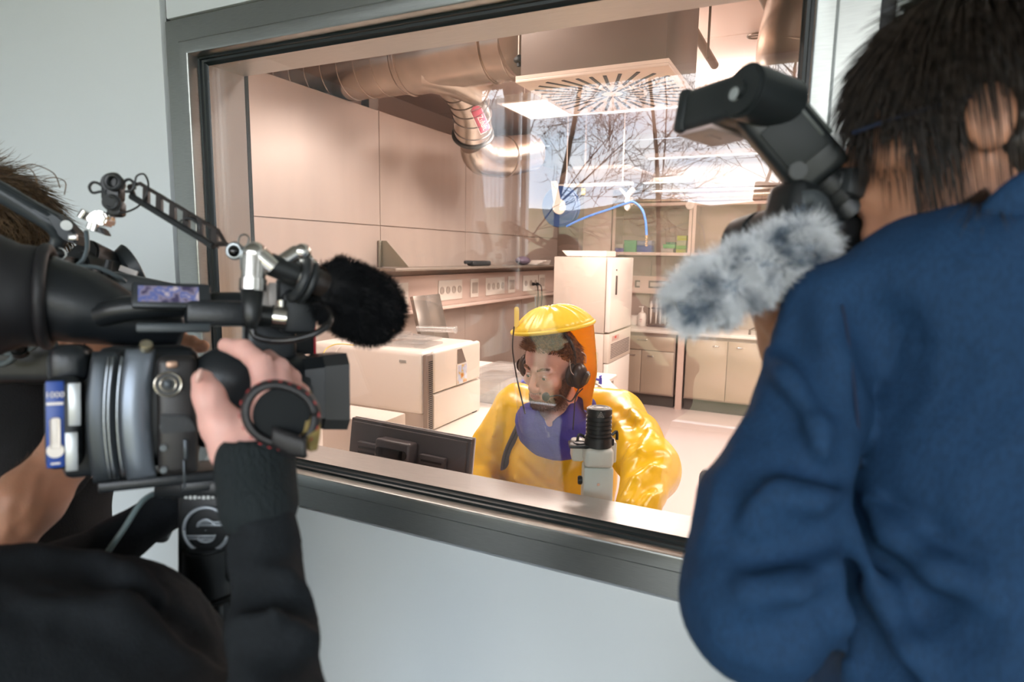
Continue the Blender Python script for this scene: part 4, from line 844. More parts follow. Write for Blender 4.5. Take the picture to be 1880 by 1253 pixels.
def head_sd(M, sc=1.0, neck=True, ears=True, lids=True):
    """local frame: +y towards the nose, +z up, origin at eye level in the middle of the head"""
    Ms = M @ Matrix.Scale(1, 4); s = SD(Ms); k = .016
    def E(c, r, **kw): s.ell([v * sc for v in c], [v * sc for v in r], **kw)
    def K(a, b, ra, rb=None, **kw): s.cap([v * sc for v in a], [v * sc for v in b], ra * sc, (rb if rb is not None else ra) * sc, **kw)
    E((0, -.018, .035), (.076, .095, .085)); E((0, .035, .045), (.062, .050, .052), k=.02); E((0, .030, -.025), (.062, .058, .075), k=.02)
    E((0, .030, -.075), (.050, .052, .036), k=.022); K((-.012, .078, -.100), (.012, .078, -.100), .017, k=.02)
    for x in (-1, 1):
        E((x * .043, .056, -.024), (.023, .024, .018), k=.016); K((x * .058, -.01, -.045), (x * .034, .055, -.098), .017, .014, k=.02)
        K((x * .012, .083, .021), (x * .045, .070, .020), .010, .008, k=.012)
        E((x * .031, .093, -.001), (.019, .014, .0125), k=.010, op=-1)
        if ears: E((x * .080, -.012, -.008), (.008, .020, .031), k=.006); E((x * .090, -.008, -.002), (.006, .011, .018), k=.004, op=-1)
    K((0, .082, .016), (0, .108, -.030), .0085, .0115, k=.010); K((0, .108, -.030), (0, .100, -.040), .0105, .010, k=.006)
    for x in (-1, 1): E((x * .0125, .098, -.037), (.0075, .011, .0075), k=.006); E((x * .007, .103, -.0455), (.003, .005, .003), k=.003, op=-1)
    E((0, .078, -.062), (.030, .020, .022), k=.014)
    K((-.020, .088, -.062), (0, .0965, -.059), .0050, .0068, k=.005); K((.020, .088, -.062), (0, .0965, -.059), .0050, .0068, k=.005)
    K((-.016, .089, -.071), (.016, .089, -.071), .006, k=.006); E((0, .0925, -.071), (.010, .006, .006), k=.006)
    K((-.023, .097, -.0660), (.023, .097, -.0660), .0026, k=.003, op=-1)
    if lids:
        for x in (-1, 1):
            E((x * .031, .0725, .000), (.0150, .0140, .0140), k=.008)
            K((x * .031 - .0105, .0850, -.0045), (x * .031 + .0105, .0850, -.0045), .0036, k=.002, op=-1)
            K((x * .031 - .012, .083, .0055), (x * .031 + .013, .082, .004), .0014, k=.003, op=-1)
    if neck: K((0, -.025, -.07), (0, -.045, -.17), .056, .060, k=.03)
    return s
def hair_cap(M, sc, seeds, keep, length, r, col_m, name, parent, grow=.004, flow=None, capr=None, curl=.3, droop=.2, seg=4, rnd=None, cap=True, lensf=None):
    """scalp cap plus many strands; keep(local point) decides where hair grows"""
    rnd = rnd or random.Random(9); pts, dirs, lens = [], [], []; Ri = M.to_3x3()
    while len(pts) < seeds:
        v = Vector((rnd.gauss(0, 1), rnd.gauss(0, 1), rnd.gauss(0, 1))).normalized(); c = Vector((0, -.018, .035)); p = Vector((c.x + v.x * .078, c.y + v.y * .097, c.z + v.z * .087))
        if not keep(p): continue
        d = flow(p, v) if flow else v
        pts.append(M @ (p * sc)); dirs.append(Ri @ d); lens.append(length * (lensf(p) if lensf else 1))
    mb = strands(pts, dirs, length, r, seg, droop, curl, .25, rnd, lens)
    return obj(name, mb, col_m, parent, 180)
def hairmat(name, c1, c2, rough=.4):
    return mat(name, c1, rough, var=.3, vscale=90, col2=c2, spec=.4)
def eyes(M, sc, parent, look=(0, 1, -.25)):
    lk = Vector(look).normalized()
    for x in (-1, 1):
        c = Vector((x * .031, .0725, .000)) * sc
        e = obj('eye', MB(M).ball(c, .0128 * sc, 20), mat('eye_white', (.75, .70, .66), .2), parent, 180)
        obj('iris', MB(M).cyl(c + lk * .0108 * sc, c + lk * .01295 * sc, .0062 * sc, .0052 * sc, 18), mat('iris_dark', (.05, .05, .05), .15), e)

def folded(s, folds, vox=.013):
    """draft the solid, then lay cloth folds on its surface: (pixels, radius, blend, +1 ridge / -1 groove)"""
    me = s.mesh('draft', vox); tr = BVHTree.FromPolygons([v.co for v in me.vertices], [tuple(p.vertices) for p in me.polygons]); bpy.data.meshes.remove(me)
    for pix, r, k, op in folds:
        pts = []
        for p in pix:
            h = tr.ray_cast(CAM, ray(*p).normalized())
            if h[0] is not None: pts.append(h[0] + h[1].normalized() * (-.2 * r if op > 0 else .35 * r))
        n = len(pts)
        if n < 2: continue
        rs = [r * (.25 + .75 * sin(pi * (i + .35) / (n - 1 + .7))) for i in range(n)]
        s.chain(pts, rs, k=k, op=op)
    return s
# ---------------------------------------------------------------- the man in the yellow suit
YSUIT = mat('yellow_suit', (.95, .58, .02), .27, spec=.55, bump=.08, bscale=14, var=.06, vscale=5)
YLIGHT = mat('yellow_hood_cloth', (.95, .66, .06), .30, spec=.5, bump=.12, bscale=30)
t = thing('person', 'seated bearded person in a bulky yellow protective suit with a clear visor hood', 'person', (-.88, 1.0, .48))
hd = at(1011, 676, 2.27); dF = (-RT * .62 - FW * .78); dF.z = 0; dF.normalize(); dF = (dF + Vector((0, 0, -.20))).normalized()
lean = Vector((0, 0, 1)) + RT * .05; HM = fr(hd - dF * .02, dF.cross(lean), z=lean)           # x = right hand of the face
HM = Matrix((dF.cross(lean).normalized(), dF, dF.cross(lean).normalized().cross(dF))).transposed().to_4x4(); HM.translation = hd
sc = 1.10
def HL(x, y, z): return tuple(HM @ (Vector((x, y, z)) * sc))
BEARD = (.26, .12, .07)
bs = [(HL(0, .066, -.112), .050 * sc, .012, BEARD), (HL(.048, .03, -.085), .046 * sc, .012, BEARD), (HL(-.048, .03, -.085), .046 * sc, .012, BEARD), (HL(.062, .0, -.055), .036 * sc, .014, BEARD), (HL(-.062, 0, -.055), .036 * sc, .014, BEARD),
      (HL(.018, .092, -.053), .010 * sc, .006, (.30, .16, .10)), (HL(-.018, .092, -.053), .010 * sc, .006, (.30, .16, .10))]
ls = [(HL(0, .098, -.0655), .012 * sc, .004, (.50, .15, .13)), (HL(.011, .094, -.0655), .009 * sc, .004, (.50, .15, .13)), (HL(-.011, .094, -.0655), .009 * sc, .004, (.50, .15, .13))]
SK = skinmat('face_skin', (.74, .43, .34), bs, ls)
sd = head_sd(HM, sc); sd.M = Matrix.Identity(4); nb = HM @ (Vector((0, -.045, -.15)) * sc); chest = Vector((-.875, .985, 1.10))
ck = at(1018, 790, 2.31); sd.cap(nb, ck, .064, .070, k=.03); sd.ell(ck, (.135, .070, .095), k=.04)
body = sd.obj('head', SK, .0032, t)
eyes(HM, sc, t, (0.1, 1, -.35))
# eyebrows, beard and hair
BRW = hairmat('reddish_brown_hair', (.07, .022, .010), (.40, .16, .055))
rnd = random.Random(4); P_, D_ = [], []
HB_ = bvh(body)
for x in (-1, 1):
    for i in range(170):
        u = rnd.random(); q_ = Vector((x * (.012 + .036 * u), .2, .0235 + .005 * sin(u * 2.6) + rnd.uniform(-.0035, .0035))); h = HB_.ray_cast(HM @ (q_ * sc), HM.to_3x3() @ Vector((0, -1, 0)), .3)
        if h[0] is not None: P_.append(h[0]); D_.append(HM.to_3x3() @ Vector((x * .9, .12, .25)))
obj('eyebrow', strands(P_, D_, .008, .0006, 2, 0, .2, rnd=rnd), BRW, t, 180)
P_, D_ = [], []; HB_ = bvh(body)
for _ in range(9000):
    a = rnd.uniform(-1.8, 1.8); z = rnd.uniform(-.135, -.025)
    if abs(a) < 1.05 and z > -.080 and not (abs(a) < .30 and -.058 < z < -.048): continue
    if abs(a) < 1.25 and z > -.055: continue
    if abs(a) < .42 and z > -.086 and not -.058 < z < -.048: continue
    o_ = HM @ (Vector((sin(a) * .2, .01 + cos(a) * .2, z)) * sc); e_ = HM @ (Vector((0, .01, z + .01)) * sc); h = HB_.ray_cast(o_, (e_ - o_).normalized(), .25)
    if h[0] is None or rnd.random() < .45: continue
    P_.append(h[0]); D_.append(h[1].normalized() * .5 + HM.to_3x3() @ Vector((sin(a) * .3, .1, -.8)))
obj('beard', strands(P_, D_, .008, .0006, 2, .2, .4, rnd=rnd), hairmat('beard_hair', (.07, .028, .012), (.22, .09, .04)), t, 180)
def hk(p): return p.z > .045 + max(0, p.y) * .36 - (.07 if p.y < 0 else 0) - (.04 if p.y < -.04 else 0) and not (abs(p.x) > .05 and p.y > .02 and p.z < .05)
cap_s = SD(HM); cap_s.ell(Vector((0, -.020, .050)) * sc, Vector((.079, .096, .086)) * sc); cap_s.ell(Vector((0, .04, -.05)) * sc, Vector((.12, .10, .105)) * sc, k=.01, op=-1); cap_s.ell(Vector((0, -.02, -.10)) * sc, Vector((.2, .2, .085)) * sc, k=.01, op=-1)
HR = cap_s.obj('hair', BRW, .004, t, disp=wrinkle(.0015, 260, 3))
def fl(p, v): return Vector((v.x * .7 + .1, .55 if p.z > .07 else .1, v.z * .8 + (.25 if p.y > 0 else -.5)))
hair_cap(HM, sc * 1.06, 3800, hk, .034, .0013, BRW, 'hair_strands', HR, flow=fl, curl=.35, droop=.3)
# scrub top under the suit, with a V of skin
SCR = mat('violet_scrub', (.055, .045, .30), .7, bump=.15, bscale=120)
s = SD(); s.ell(ck + Vector((0, .005, 0)), (.155, .092, .115)); s.cap(at(975, 768, 2.34), at(1072, 748, 2.36), .050, k=.04); s.ell(at(1018, 705, 2.29), (.066, .066, .075), k=.01, op=-1)
vt = chest + Vector((0, -.11, 0)); fd = -FW.copy(); fd.z = 0; fd.normalize()
apex = at(1012, 786, 2.13); ln, rn = at(978, 722, 2.2), at(1056, 722, 2.22)
for i in range(10):
    u = i / 9; s.cap(apex.lerp(ln, u) - FW * .04, apex.lerp(ln, u) + FW * .12, .010 , k=.004, op=-1)
for u in np.linspace(0, 1, 12):
    a, b = apex.lerp(ln, u), apex.lerp(rn, u); s.cap((a + b) / 2 - FW * .1, (a + b) / 2 + FW * .14, max((a - b).length / 2, .006), k=.004, op=-1)
s.obj('scrub_top', SCR, .006, t, disp=wrinkle(.002, 45, 8))
# suit
s = SD(); cx_ = Vector((-.885, 1.02, 0))
def V(x, y, z): return Vector((x, y, z))
s.ell(V(-.90, 1.02, .88), (.265, .185, .27), k=.06); s.ell(V(-.885, 1.03, 1.10), (.235, .16, .15), k=.08); s.ell(V(-.88, 1.02, .66), (.25, .20, .18), k=.06)
shR, shL = V(-1.10, 1.03, 1.085), V(-.655, 1.03, 1.12)
elR, wrR = V(-1.235, .90, .845), V(-1.06, .66, .80)
elL = at(1196, 868, 1.98); wrL = at(1165, 945, 1.78); wrL.z = max(wrL.z, .80)
s.chain([shR, elR + V(0.02, .02, .02)], [.115, .098], k=.07); s.cap(elR, wrR, .092, .060, k=.03)
s.chain([shL, elL], [.120, .100], k=.07); s.cap(elL, wrL, .098, .066, k=.025)
s.ell(V(-.78, .86, .50), (.13, .26, .10), k=.05); s.ell(V(-1.0, .86, .50), (.13, .26, .10), k=.05)
for x in (-.78, -1.02): s.cap(V(x, .66, .50), V(x, .60, .16), .095, .075, k=.03); s.ell(V(x, .54, .06), (.055, .14, .06), k=.03)
hc = at(1018, 700, 2.27); hood_ax_b = at(1020, 792, 2.20)
nk = at(1018, 742, 2.25); s.cap(nk + V(0, 0, .16), at(1018, 728, 2.24), .122, .110, k=.012, op=-1); s.cap(at(1018, 728, 2.24), at(1014, 745, 2.02), .106, .094, k=.012, op=-1)
folded(s, [([(1130, 745), (1155, 775), (1165, 820)], .016, .02, -1), ([(1148, 740), (1180, 775), (1200, 800)], .016, .02, 1), ([(1190, 770), (1170, 800), (1140, 830)], .012, .015, -1), ([(1205, 790), (1175, 825), (1145, 850)], .014, .02, 1),
  ([(1225, 835), (1190, 840), (1150, 870)], .013, .014, -1), ([(1228, 862), (1195, 858), (1165, 880), (1145, 905)], .015, .018, 1), ([(1215, 880), (1190, 895), (1165, 925)], .012, .014, -1), ([(1222, 905), (1195, 915), (1180, 940)], .012, .014, 1),
  ([(895, 765), (885, 800), (880, 850)], .014, .02, -1), ([(912, 752), (905, 800), (900, 860)], .013, .02, 1), ([(930, 750), (925, 790), (915, 830)], .012, .02, -1), ([(875, 800), (895, 835), (925, 850)], .010, .015, -1), ([(1000, 805), (1003, 850), (1000, 900)], .010, .02, 1), ([(955, 850), (985, 880), (1030, 900)], .010, .02, -1), ([(1050, 820), (1030, 860), (1020, 900)], .010, .02, -1), ([(945, 880), (975, 900), (1010, 912)], .008, .02, 1)])
w1, w2_ = wrinkle(.009, 12, 21, (1, 1, .6)), wrinkle(.0012, 42, 5, (1, 1, .4))
suit = s.obj('suit', YSUIT, .0075, t, disp=lambda P: w1(P) + w2_(P), label='glossy yellow suit')
SB = bvh(suit)
def strip(name, tree, pix, w, m, parent, lift=.003, n=6):
    pts = [onto(tree, *p, lift) for p in pix]; pts, _ = catmull(pts, n); rows = []
    for i, p in enumerate(pts):
        d = (pts[min(i + 1, len(pts) - 1)] - pts[max(i - 1, 0)]).normalized(); sdv = d.cross((CAM - p).normalized()).normalized(); rows.append([p - sdv * w / 2, p - sdv * w / 4 + (CAM - p).normalized() * .002, p + (CAM - p).normalized() * .003, p + sdv * w / 4 + (CAM - p).normalized() * .002, p + sdv * w / 2])
    o = obj(name, MB().grid(rows), m, parent, 180); so = o.modifiers.new('s', 'SOLIDIFY'); so.thickness = .003; return o
zp = [(963, 748), (961, 765), (954, 785), (943, 808), (933, 832), (928, 856), (926, 885), (926, 915)]
strip('zip_flap', SB, zp, .032, mat('zip_grey', (.085, .070, .055), .45), t, .004)
strip('zip', SB, zp, .008, mat('zip_black', (.02, .018, .016), .4), t, .009)
# hood: clear front, orange rear, yellow dome
HF = (-RT * .62 - FW * .78); HF.z = 0; HF.normalize(); HS = Vector((-HF.y, HF.x, 0))
cT, cM, cB = at(1015, 598, 2.31), at(1018, 680, 2.29), at(1019, 762, 2.22)
def loop(v, a):
    if v < .5: c = cT.lerp(cM, v * 2)
    else: c = cM.lerp(cB, v * 2 - 1)
    rx = .145 + .010 * sin(pi * min(v * 1.3, 1)) - .025 * max(0, v - .5) * 2; ry = .150 + .006 * sin(pi * v) - .02 * max(0, v - .5)
    tilt = (cos(a) * .0) ; d = HF * cos(a) * ry + HS * sin(a) * rx
    z = -(.055 * max(0, cos(a)) ** 1.5 if v > .55 else 0) * (v - .55) / .45 if v > .55 else 0
    side = d.dot(RT) * .17 if v < .3 else 0
    return c + d + Vector((0, 0, z + side * (1 - v / .3 if v < .3 else 0)))
A1 = radians(118)
VIS = glassmat('visor_film', (.97, .96, .97), .014, .03, .02, (.8, .75, .85), .35)
rows = [[loop(v, a) + (HF * cos(a) + HS * sin(a)) * .0015 * sin(a * 9 + v * 4) for a in np.linspace(-A1, A1, 60)] for v in np.linspace(0.0, 1.0, 26)]
o = obj('visor', MB().grid(rows), VIS, t, 180, label='clear flexible visor'); 
ORG = mat('orange_hood_back', (1.0, .58, .03), .35, emit=None)
ot = ORG.node_tree; tl_ = N(ot, 'ShaderNodeBsdfTranslucent'); tl_.inputs[0].default_value = (1, .62, .04, 1); mm_ = N(ot, 'ShaderNodeMixShader'); mm_.inputs[0].default_value = .6
ot.links.new(ot.nodes['Principled BSDF'].outputs[0], mm_.inputs[1]); ot.links.new(tl_.outputs[0], mm_.inputs[2]); ot.links.new(mm_.outputs[0], ot.nodes['Material Output'].inputs[0])
orm = ORG.node_tree.nodes['Principled BSDF']; orm.inputs['Transmission Weight'].default_value = 0; orm.inputs['Subsurface Weight'].default_value = .5; orm.inputs['Subsurface Radius'].default_value = (.05, .02, .005)
rows = [[loop(v, a) for a in np.linspace(A1 - .03, 2 * pi - A1 + .03, 40)] for v in np.linspace(0, 1.0, 22)]
o = obj('hood_back', MB().grid(rows), ORG, t, 180, label='orange back of the hood'); so = o.modifiers.new('s', 'SOLIDIFY'); so.thickness = .002
rows = []
pk = at(1008, 566, 2.30)
for i in range(12):
    u = i / 11; rows.append([pk.lerp(loop(0, a) + (HF * cos(a) + HS * sin(a)) * .004, u) + Vector((0, 0, .030 * sin(pi * u) ** .8 + .0035 * sin(a * 17 + 3 * sin(a * 3)) * u * (1 - u) * 4 + (.004 * sin(a * 29) * u ** 4))) for a in np.linspace(0, 2 * pi, 90)])
o = obj('hood_top', MB().grid(rows), YLIGHT, t, 180, label='yellow cloth top of the hood'); so = o.modifiers.new('s', 'SOLIDIFY'); so.thickness = .003
rim = [loop(.012, a) + (HF * cos(a) + HS * sin(a)) * .003 for a in np.linspace(0, 2 * pi, 60, endpoint=False)]
obj('hood_rim', MB().tube(rim, .007, 8, closed=True), YLIGHT, t, 180)
obj('collar_rim', MB().tube([onto(SB, p[0], p[1] + 7, .001) for p in ((966, 768), (972, 782), (985, 793), (1003, 799), (1022, 799), (1042, 793), (1060, 782), (1072, 768))], .006, 8, smooth=5), YLIGHT, t, 180)
p = at(946, 600, 2.27); obj('hood_tab', MB().prism([at(944, 604, 2.27), at(953, 600, 2.27), at(953, 566, 2.27), at(949, 563, 2.27), at(944, 565, 2.27)], FW, .012, .002), YLIGHT, t)
for pxy in ((1077, 636),):
    q = loop(.32, 0); a_ = -2.3
vd = MB(); 
for v_, a_ in ((.26, 2 * pi - 2.42), (.24, 2 * pi - 1.98), (.62, 2 * pi - 1.98)):
    q = loop(v_, a_); n_ = (HF * cos(a_) + HS * sin(a_)).normalized(); vd = MB().cyl(q - n_ * .006, q + n_ * .016, .021, .019, 24, .003); obj('valve', vd, M_DARK, t)
strap = [at(944, 600, 2.18), at(941, 640, 2.17), at(948, 690, 2.15), at(957, 730, 2.13), at(964, 760, 2.10)]
obj('visor_seam', MB().tube(strap, .0028, 8, smooth=6), mat('zip_black', (.02, .018, .016), .4), t)
# headset
def HW(x, y, z): return HM @ (Vector((x, y, z)) * sc)
hsx = -1 if (HM.to_3x3() @ Vector((1, 0, 0))).dot(RT) < 0 else 1
hp = MB(); band = [HW(hsx * .090, -.005, .01), HW(hsx * .088, -.01, .07), HW(hsx * .055, -.015, .118), HW(0, -.02, .133), HW(-hsx * .055, -.015, .118), HW(-hsx * .088, -.01, .07), HW(-hsx * .090, -.005, .01)]
hs = thing('headset', 'black headset with a large ear cup and a ball microphone worn inside the hood', 'headset', HW(hsx * .1, 0, -.01))
obj('headband', MB().tube(band, .006, 10, smooth=6), M_DARK, hs)
BK = mat('ear_cup_black', (.03, .022, .018), .32)
Rh = HM.to_3x3()
for sgn in (hsx, -hsx):
    obj('ear_cup', MB().ball(HW(sgn * .105, -.008, -.012), .042, 28, (.62, .95, 1.12), Rh).cyl(HW(sgn * .125, -.010, -.016), HW(sgn * .136, -.012, -.02), .030, .022, 24, .003), BK, hs)
    obj('cushion', MB().ring(HW(sgn * .088, -.006, -.010), Rh @ Vector((1, 0, 0)), .036, .010, 32, 10, (1.15, .95)), mat('cushion_black', (.02, .017, .016), .5), hs)
obj('band_wire', MB().tube([HW(hsx * .098, .03, .055), HW(hsx * .102, .033, .02), HW(hsx * .108, .022, .0)], .0016, 6, smooth=5).tube([HW(hsx * .10, -.035, .06), HW(hsx * .106, -.05, .045), HW(hsx * .108, -.045, .02)], .0016, 6, smooth=5), mat('wire_pale', (.6, .5, .42), .3, .5), hs)
tip = at(1002, 729, 2.10)
obj('boom', MB().tube([HW(hsx * .108, .0, -.05), HW(hsx * .098, .035, -.085), tip + RT * .05 + UP * .003 + FW * .01, tip + RT * .012], .0028, 8, smooth=6), mat('wire_dark', (.05, .045, .045), .3), hs)
obj('microphone', MB().ball(tip, .0135, 20, (1, 1, 1.15)), mat('foam_dark', (.012, .014, .03), .45), hs)
obj('cable', MB().tube([HW(hsx * .108, -.02, -.06), at(1057, 730, 2.2), at(1054, 760, 2.18), at(1052, 790, 2.17)], .0022, 8, smooth=6), M_DARK, hs)
# hands in black gloves on the desk
GLV = mat('glove', (.05, .05, .055), .35)
def hand_sd(s, W_, dirn, up_, side, sc=1.0, curl=.5, spread=.12, thumb=True, finger_len=1.0):
    """W_ wrist point, dirn towards the fingers, up_ back of the hand, side = thumb side vector"""
    D, U_ = Vector(dirn).normalized(), Vector(up_); U_ = (U_ - D * U_.dot(D)).normalized(); T_ = Vector(side); T_ = (T_ - D * T_.dot(D) - U_ * T_.dot(U_)).normalized()
    pc_ = W_ + D * .05 * sc; s.cap(W_, W_ + D * .03 * sc, .026 * sc, .028 * sc, k=.012)
    for i in range(4):
        o_ = (1.5 - i) * .0195 * sc; kn = W_ + D * (.088 - abs(i - 1.2) * .004) * sc + T_ * o_; s.cap(W_ + D * .02 * sc + T_ * o_ * .55, kn, .016 * sc, .0125 * sc, k=.014)
        L = (.044, .049, .046, .036)[i] * sc * finger_len; p = kn; a = curl * .6; r = (.0095, .0098, .0092, .0082)[i] * sc
        for j in range(3):
            d = (D * cos(a) - U_ * sin(a) + T_ * (1.5 - i) * spread * .5).normalized(); q = p + d * L * (1, .62, .48)[j]; s.cap(p, q, r * (1, .92, .86)[j], r * (.92, .86, .74)[j], k=.004); p = q; a += curl * (.9 if j == 0 else .6)
    if thumb:
        b = W_ + D * .022 * sc + T_ * .024 * sc; m_ = b + (D * .55 + T_ * .75 - U_ * .25).normalized() * .040 * sc; e_ = m_ + (D * .85 + T_ * .35 - U_ * .3).normalized() * .032 * sc; f_ = e_ + (D * .95 + T_ * .05 - U_ * .3).normalized() * .024 * sc
        s.cap(W_ + D * .015 * sc + T_ * .01 * sc, b, .020 * sc, .017 * sc, k=.012); s.cap(b, m_, .0155 * sc, .0122 * sc, k=.01); s.cap(m_, e_, .0115 * sc, .0105 * sc, k=.005); s.cap(e_, f_, .0102 * sc, .0078 * sc, k=.004)
    return s
for w_, dd in ((wrR, Vector((.75, -.6, -.15))), (wrL, Vector((-.7, -.6, -.1)))):
    s = SD(); hand_sd(s, w_ + dd * .02, dd, (0, 0, 1), (-dd.y, dd.x, 0) if dd.x < 0 else (dd.y, -dd.x, 0) if False else (0, -1, 0), curl=.5); s.obj('hand', GLV, .003, t)
# stool
t = thing('lab_stool', 'black swivel lab stool under the person in the yellow suit', 'stool', (-.88, 1.05, 0))
obj('seat', MB().cyl((-.88, 1.05, .38), (-.88, 1.05, .425), .19, .2, 32, .015), M_DARK2, t); obj('gas_column', MB().cyl((-.88, 1.05, .08), (-.88, 1.05, .38), .025), M_CHROME, t)
for i in range(5):
    a = i * 2 * pi / 5; obj('leg', MB().box((-.88 + cos(a) * .15, 1.05 + sin(a) * .15, .07), (.28, .035, .025), .006, rot=a).ball((-.88 + cos(a) * .28, 1.05 + sin(a) * .28, .028), .027, 14), M_DARK, t)
# ---------------------------------------------------------------- the photographer in the navy jacket (right)
def sh(px, d): return px * d / FPX
def chainp(s, L, k, op=1):
    """L: (x, y, depth, radius in pixels)"""
    s.chain([at(a, b, c) for a, b, c, r in L], [sh(r, c) for a, b, c, r in L], k=k, op=op)
NAVY = mat('navy_wool', (.010, .040, .098), .75, bump=.35, bscale=700, var=.14, vscale=300, spec=.25, stretch=(1, 1, .4))
t = thing('person', 'person in a navy jacket seen from behind, dark hair, holding a camera with flash', 'person', (.28, -.78, HZ))
s = SD()
chainp(s, [(1545, 575, .62, 100), (1720, 520, .60, 120), (1930, 480, .58, 150)], .05)
chainp(s, [(1860, 700, .60, 262), (1850, 900, .60, 268), (1850, 1100, .60, 305), (1850, 1400, .60, 345)], .05)
chainp(s, [(2040, 600, .62, 200), (2060, 900, .62, 220)], .05)
s.p = s.p
tor = len(s.p)
chainp(s, [(1530, 575, .62, 105), (1478, 760, .60, 104), (1420, 940, .57, 132), (1388, 1105, .55, 146)], .007)
s.cap(at(1400, 1120, .56), at(1462, 640, .80), sh(120, .56), .036, k=.02)
# folds
hip = at(1900, 1300, .62); hip.z = .98
for dx in (-.09, .10):
    a = hip + Vector((dx, 0, 0)); s.cap(a, (a.x, a.y, .80), .115, .10, k=.04)
s.cap(at(1850, 1400, .6), hip, .15, .15, k=.06)
wA, wB = wrinkle(.0035, 22, 31, (1, 1, .6)), wrinkle(.0012, 70, 7)
folded(s, [([(1585, 905), (1625, 950), (1690, 1000), (1770, 1020)], .014, .02, -1), ([(1580, 950), (1620, 1040), (1690, 1120), (1780, 1160)], .015, .02, -1), ([(1588, 925), (1640, 985), (1720, 1050), (1800, 1080)], .015, .02, 1), ([(1565, 1010), (1590, 1100), (1620, 1200), (1640, 1250)], .014, .02, -1), ([(1570, 980), (1610, 1090), (1660, 1190), (1700, 1250)], .015, .02, 1),
  ([(1540, 1040), (1550, 1140), (1555, 1240)], .012, .018, 1), ([(1560, 860), (1540, 880), (1470, 850), (1400, 860)], .011, .02, -1), ([(1560, 900), (1500, 920), (1420, 900), (1350, 930)], .012, .02, 1), ([(1550, 960), (1480, 1010), (1400, 1020), (1320, 1000)], .012, .02, -1), ([(1530, 1040), (1460, 1090), (1370, 1090)], .012, .02, 1), ([(1510, 1120), (1440, 1170), (1350, 1170)], .010, .02, -1),
  ([(1460, 560), (1450, 620), (1500, 700)], .010, .02, -1), ([(1420, 700), (1460, 760), (1450, 830)], .012, .02, -1), ([(1400, 640), (1440, 690), (1500, 780), (1520, 850)], .012, .02, 1), ([(1380, 790), (1370, 870), (1330, 960)], .010, .02, -1), ([(1590, 560), (1620, 600), (1630, 700)], .008, .03, -1)])
jk = s.obj('jacket', NAVY, .0065, t, disp=lambda P: wA(P) + wB(P), label='navy woven jacket')
JB = bvh(jk)
seam = [onto(JB, *p, .0006, .5) for p in ((1545, 560), (1556, 620), (1566, 700), (1574, 780), (1580, 860))]
obj('sleeve_seam', MB().tube(seam, .0013, 6, smooth=5), mat('navy_seam', (.004, .012, .04), .8), t, 180)
col = [at(1800, 432, .56), at(1845, 392, .545), at(1900, 360, .54), at(1990, 350, .56)]
obj('collar', MB().tube(col, .022, 14, smooth=6, rs=[.012, .020, .024, .024], flat=.55), NAVY, t, 180)
s = SD()
for dx in (-.10, .11):
    a = hip + Vector((dx, 0, -.12)); s.chain([a, (a.x, a.y + .02, .58), (a.x, a.y, .24)], [.10, .075, .055], k=.03)
s.obj('trousers', mat('dark_trousers', (.02, .022, .028), .8), .012, t, disp=wrinkle(.004, 30, 3))
s = SD()
for dx in (-.10, .11): s.cap((hip.x + dx, hip.y - .05, HZ + .045), (hip.x + dx, hip.y + .16, HZ + .035), .045, .035, k=.02)
s.obj('shoe', mat('shoe_leather', (.015, .012, .01), .35), .008, t)
# head, ear, hair
hc_ = at(1768, 232, .66); dF2 = (-RT * .86 + FW * .50); dF2.z = -.12; dF2.normalize()
xr = dF2.cross(Vector((0, 0, 1))).normalized(); HM2 = Matrix((xr, dF2, xr.cross(dF2))).transposed().to_4x4(); HM2.translation = hc_
SK2 = skinmat('warm_skin', (.50, .25, .15))
sd = head_sd(HM2, 1.04); sd.M = Matrix.Identity(4); sd.cap(hc_ + Vector((0, 0, -.08)) - dF2 * .03, at(1800, 520, .63), .056, .062, k=.03)
sd.obj('head', SK2, .0038, t); eyes(HM2, 1.04, t, (0, 1, 0))
HB = hairmat('dark_brown_hair', (.010, .008, .006), (.045, .032, .024), .42)
earside = -1 if (HM2.to_3x3() @ Vector((1, 0, 0))).dot(CAM - hc_) < 0 else 1
s = SD(HM2); s.ell((0, -.020, .042), (.092, .114, .098)); s.ell((0, -.055, -.03), (.082, .070, .090), k=.03); s.ell((0, .125, -.05), (.14, .058, .13), k=.012, op=-1); s.ell((0, .03, -.245), (.2, .2, .10), k=.015, op=-1)
s.ell((earside * .105, -.010, -.010), (.034, .024, .038), k=.010, op=-1)
hob = s.obj('hair', HB, .004, t, disp=wrinkle(.0025, 120, 4))
def hk2(p):
    if p.y > .078 and p.z < .03: return False
    if p.x * earside > .04 and abs(p.y + .010) < .026 and -.05 < p.z < .055: return random.random() < .12
    return p.z > -.052
def fl2(p, v):
    g_ = Vector((v.x * .1, -.10 + (.25 if p.y > .03 and p.z > .06 else 0), -1)); g_ = g_ - v * g_.dot(v)
    if g_.length < .35: g_ = g_ + Vector((earside * .6, .2, 0))
    return g_.normalized() + v * .07
hair_cap(HM2, 1.19, 7500, hk2, .085, .0010, HB, 'hair_strands', hob, flow=fl2, curl=.045, droop=.35, seg=6, rnd=random.Random(12), lensf=lambda p: 1.75 if p.z < .03 and p.y < .05 else 1.05)
obj('glasses_temple', MB().tube([HM2 @ Vector((earside * .085, -.0, .012)), HM2 @ Vector((earside * .078, .055, .008)), HM2 @ Vector((earside * .066, .10, .002))], .0022, 8, smooth=4), mat('blue_black', (.01, .02, .05), .3), t)
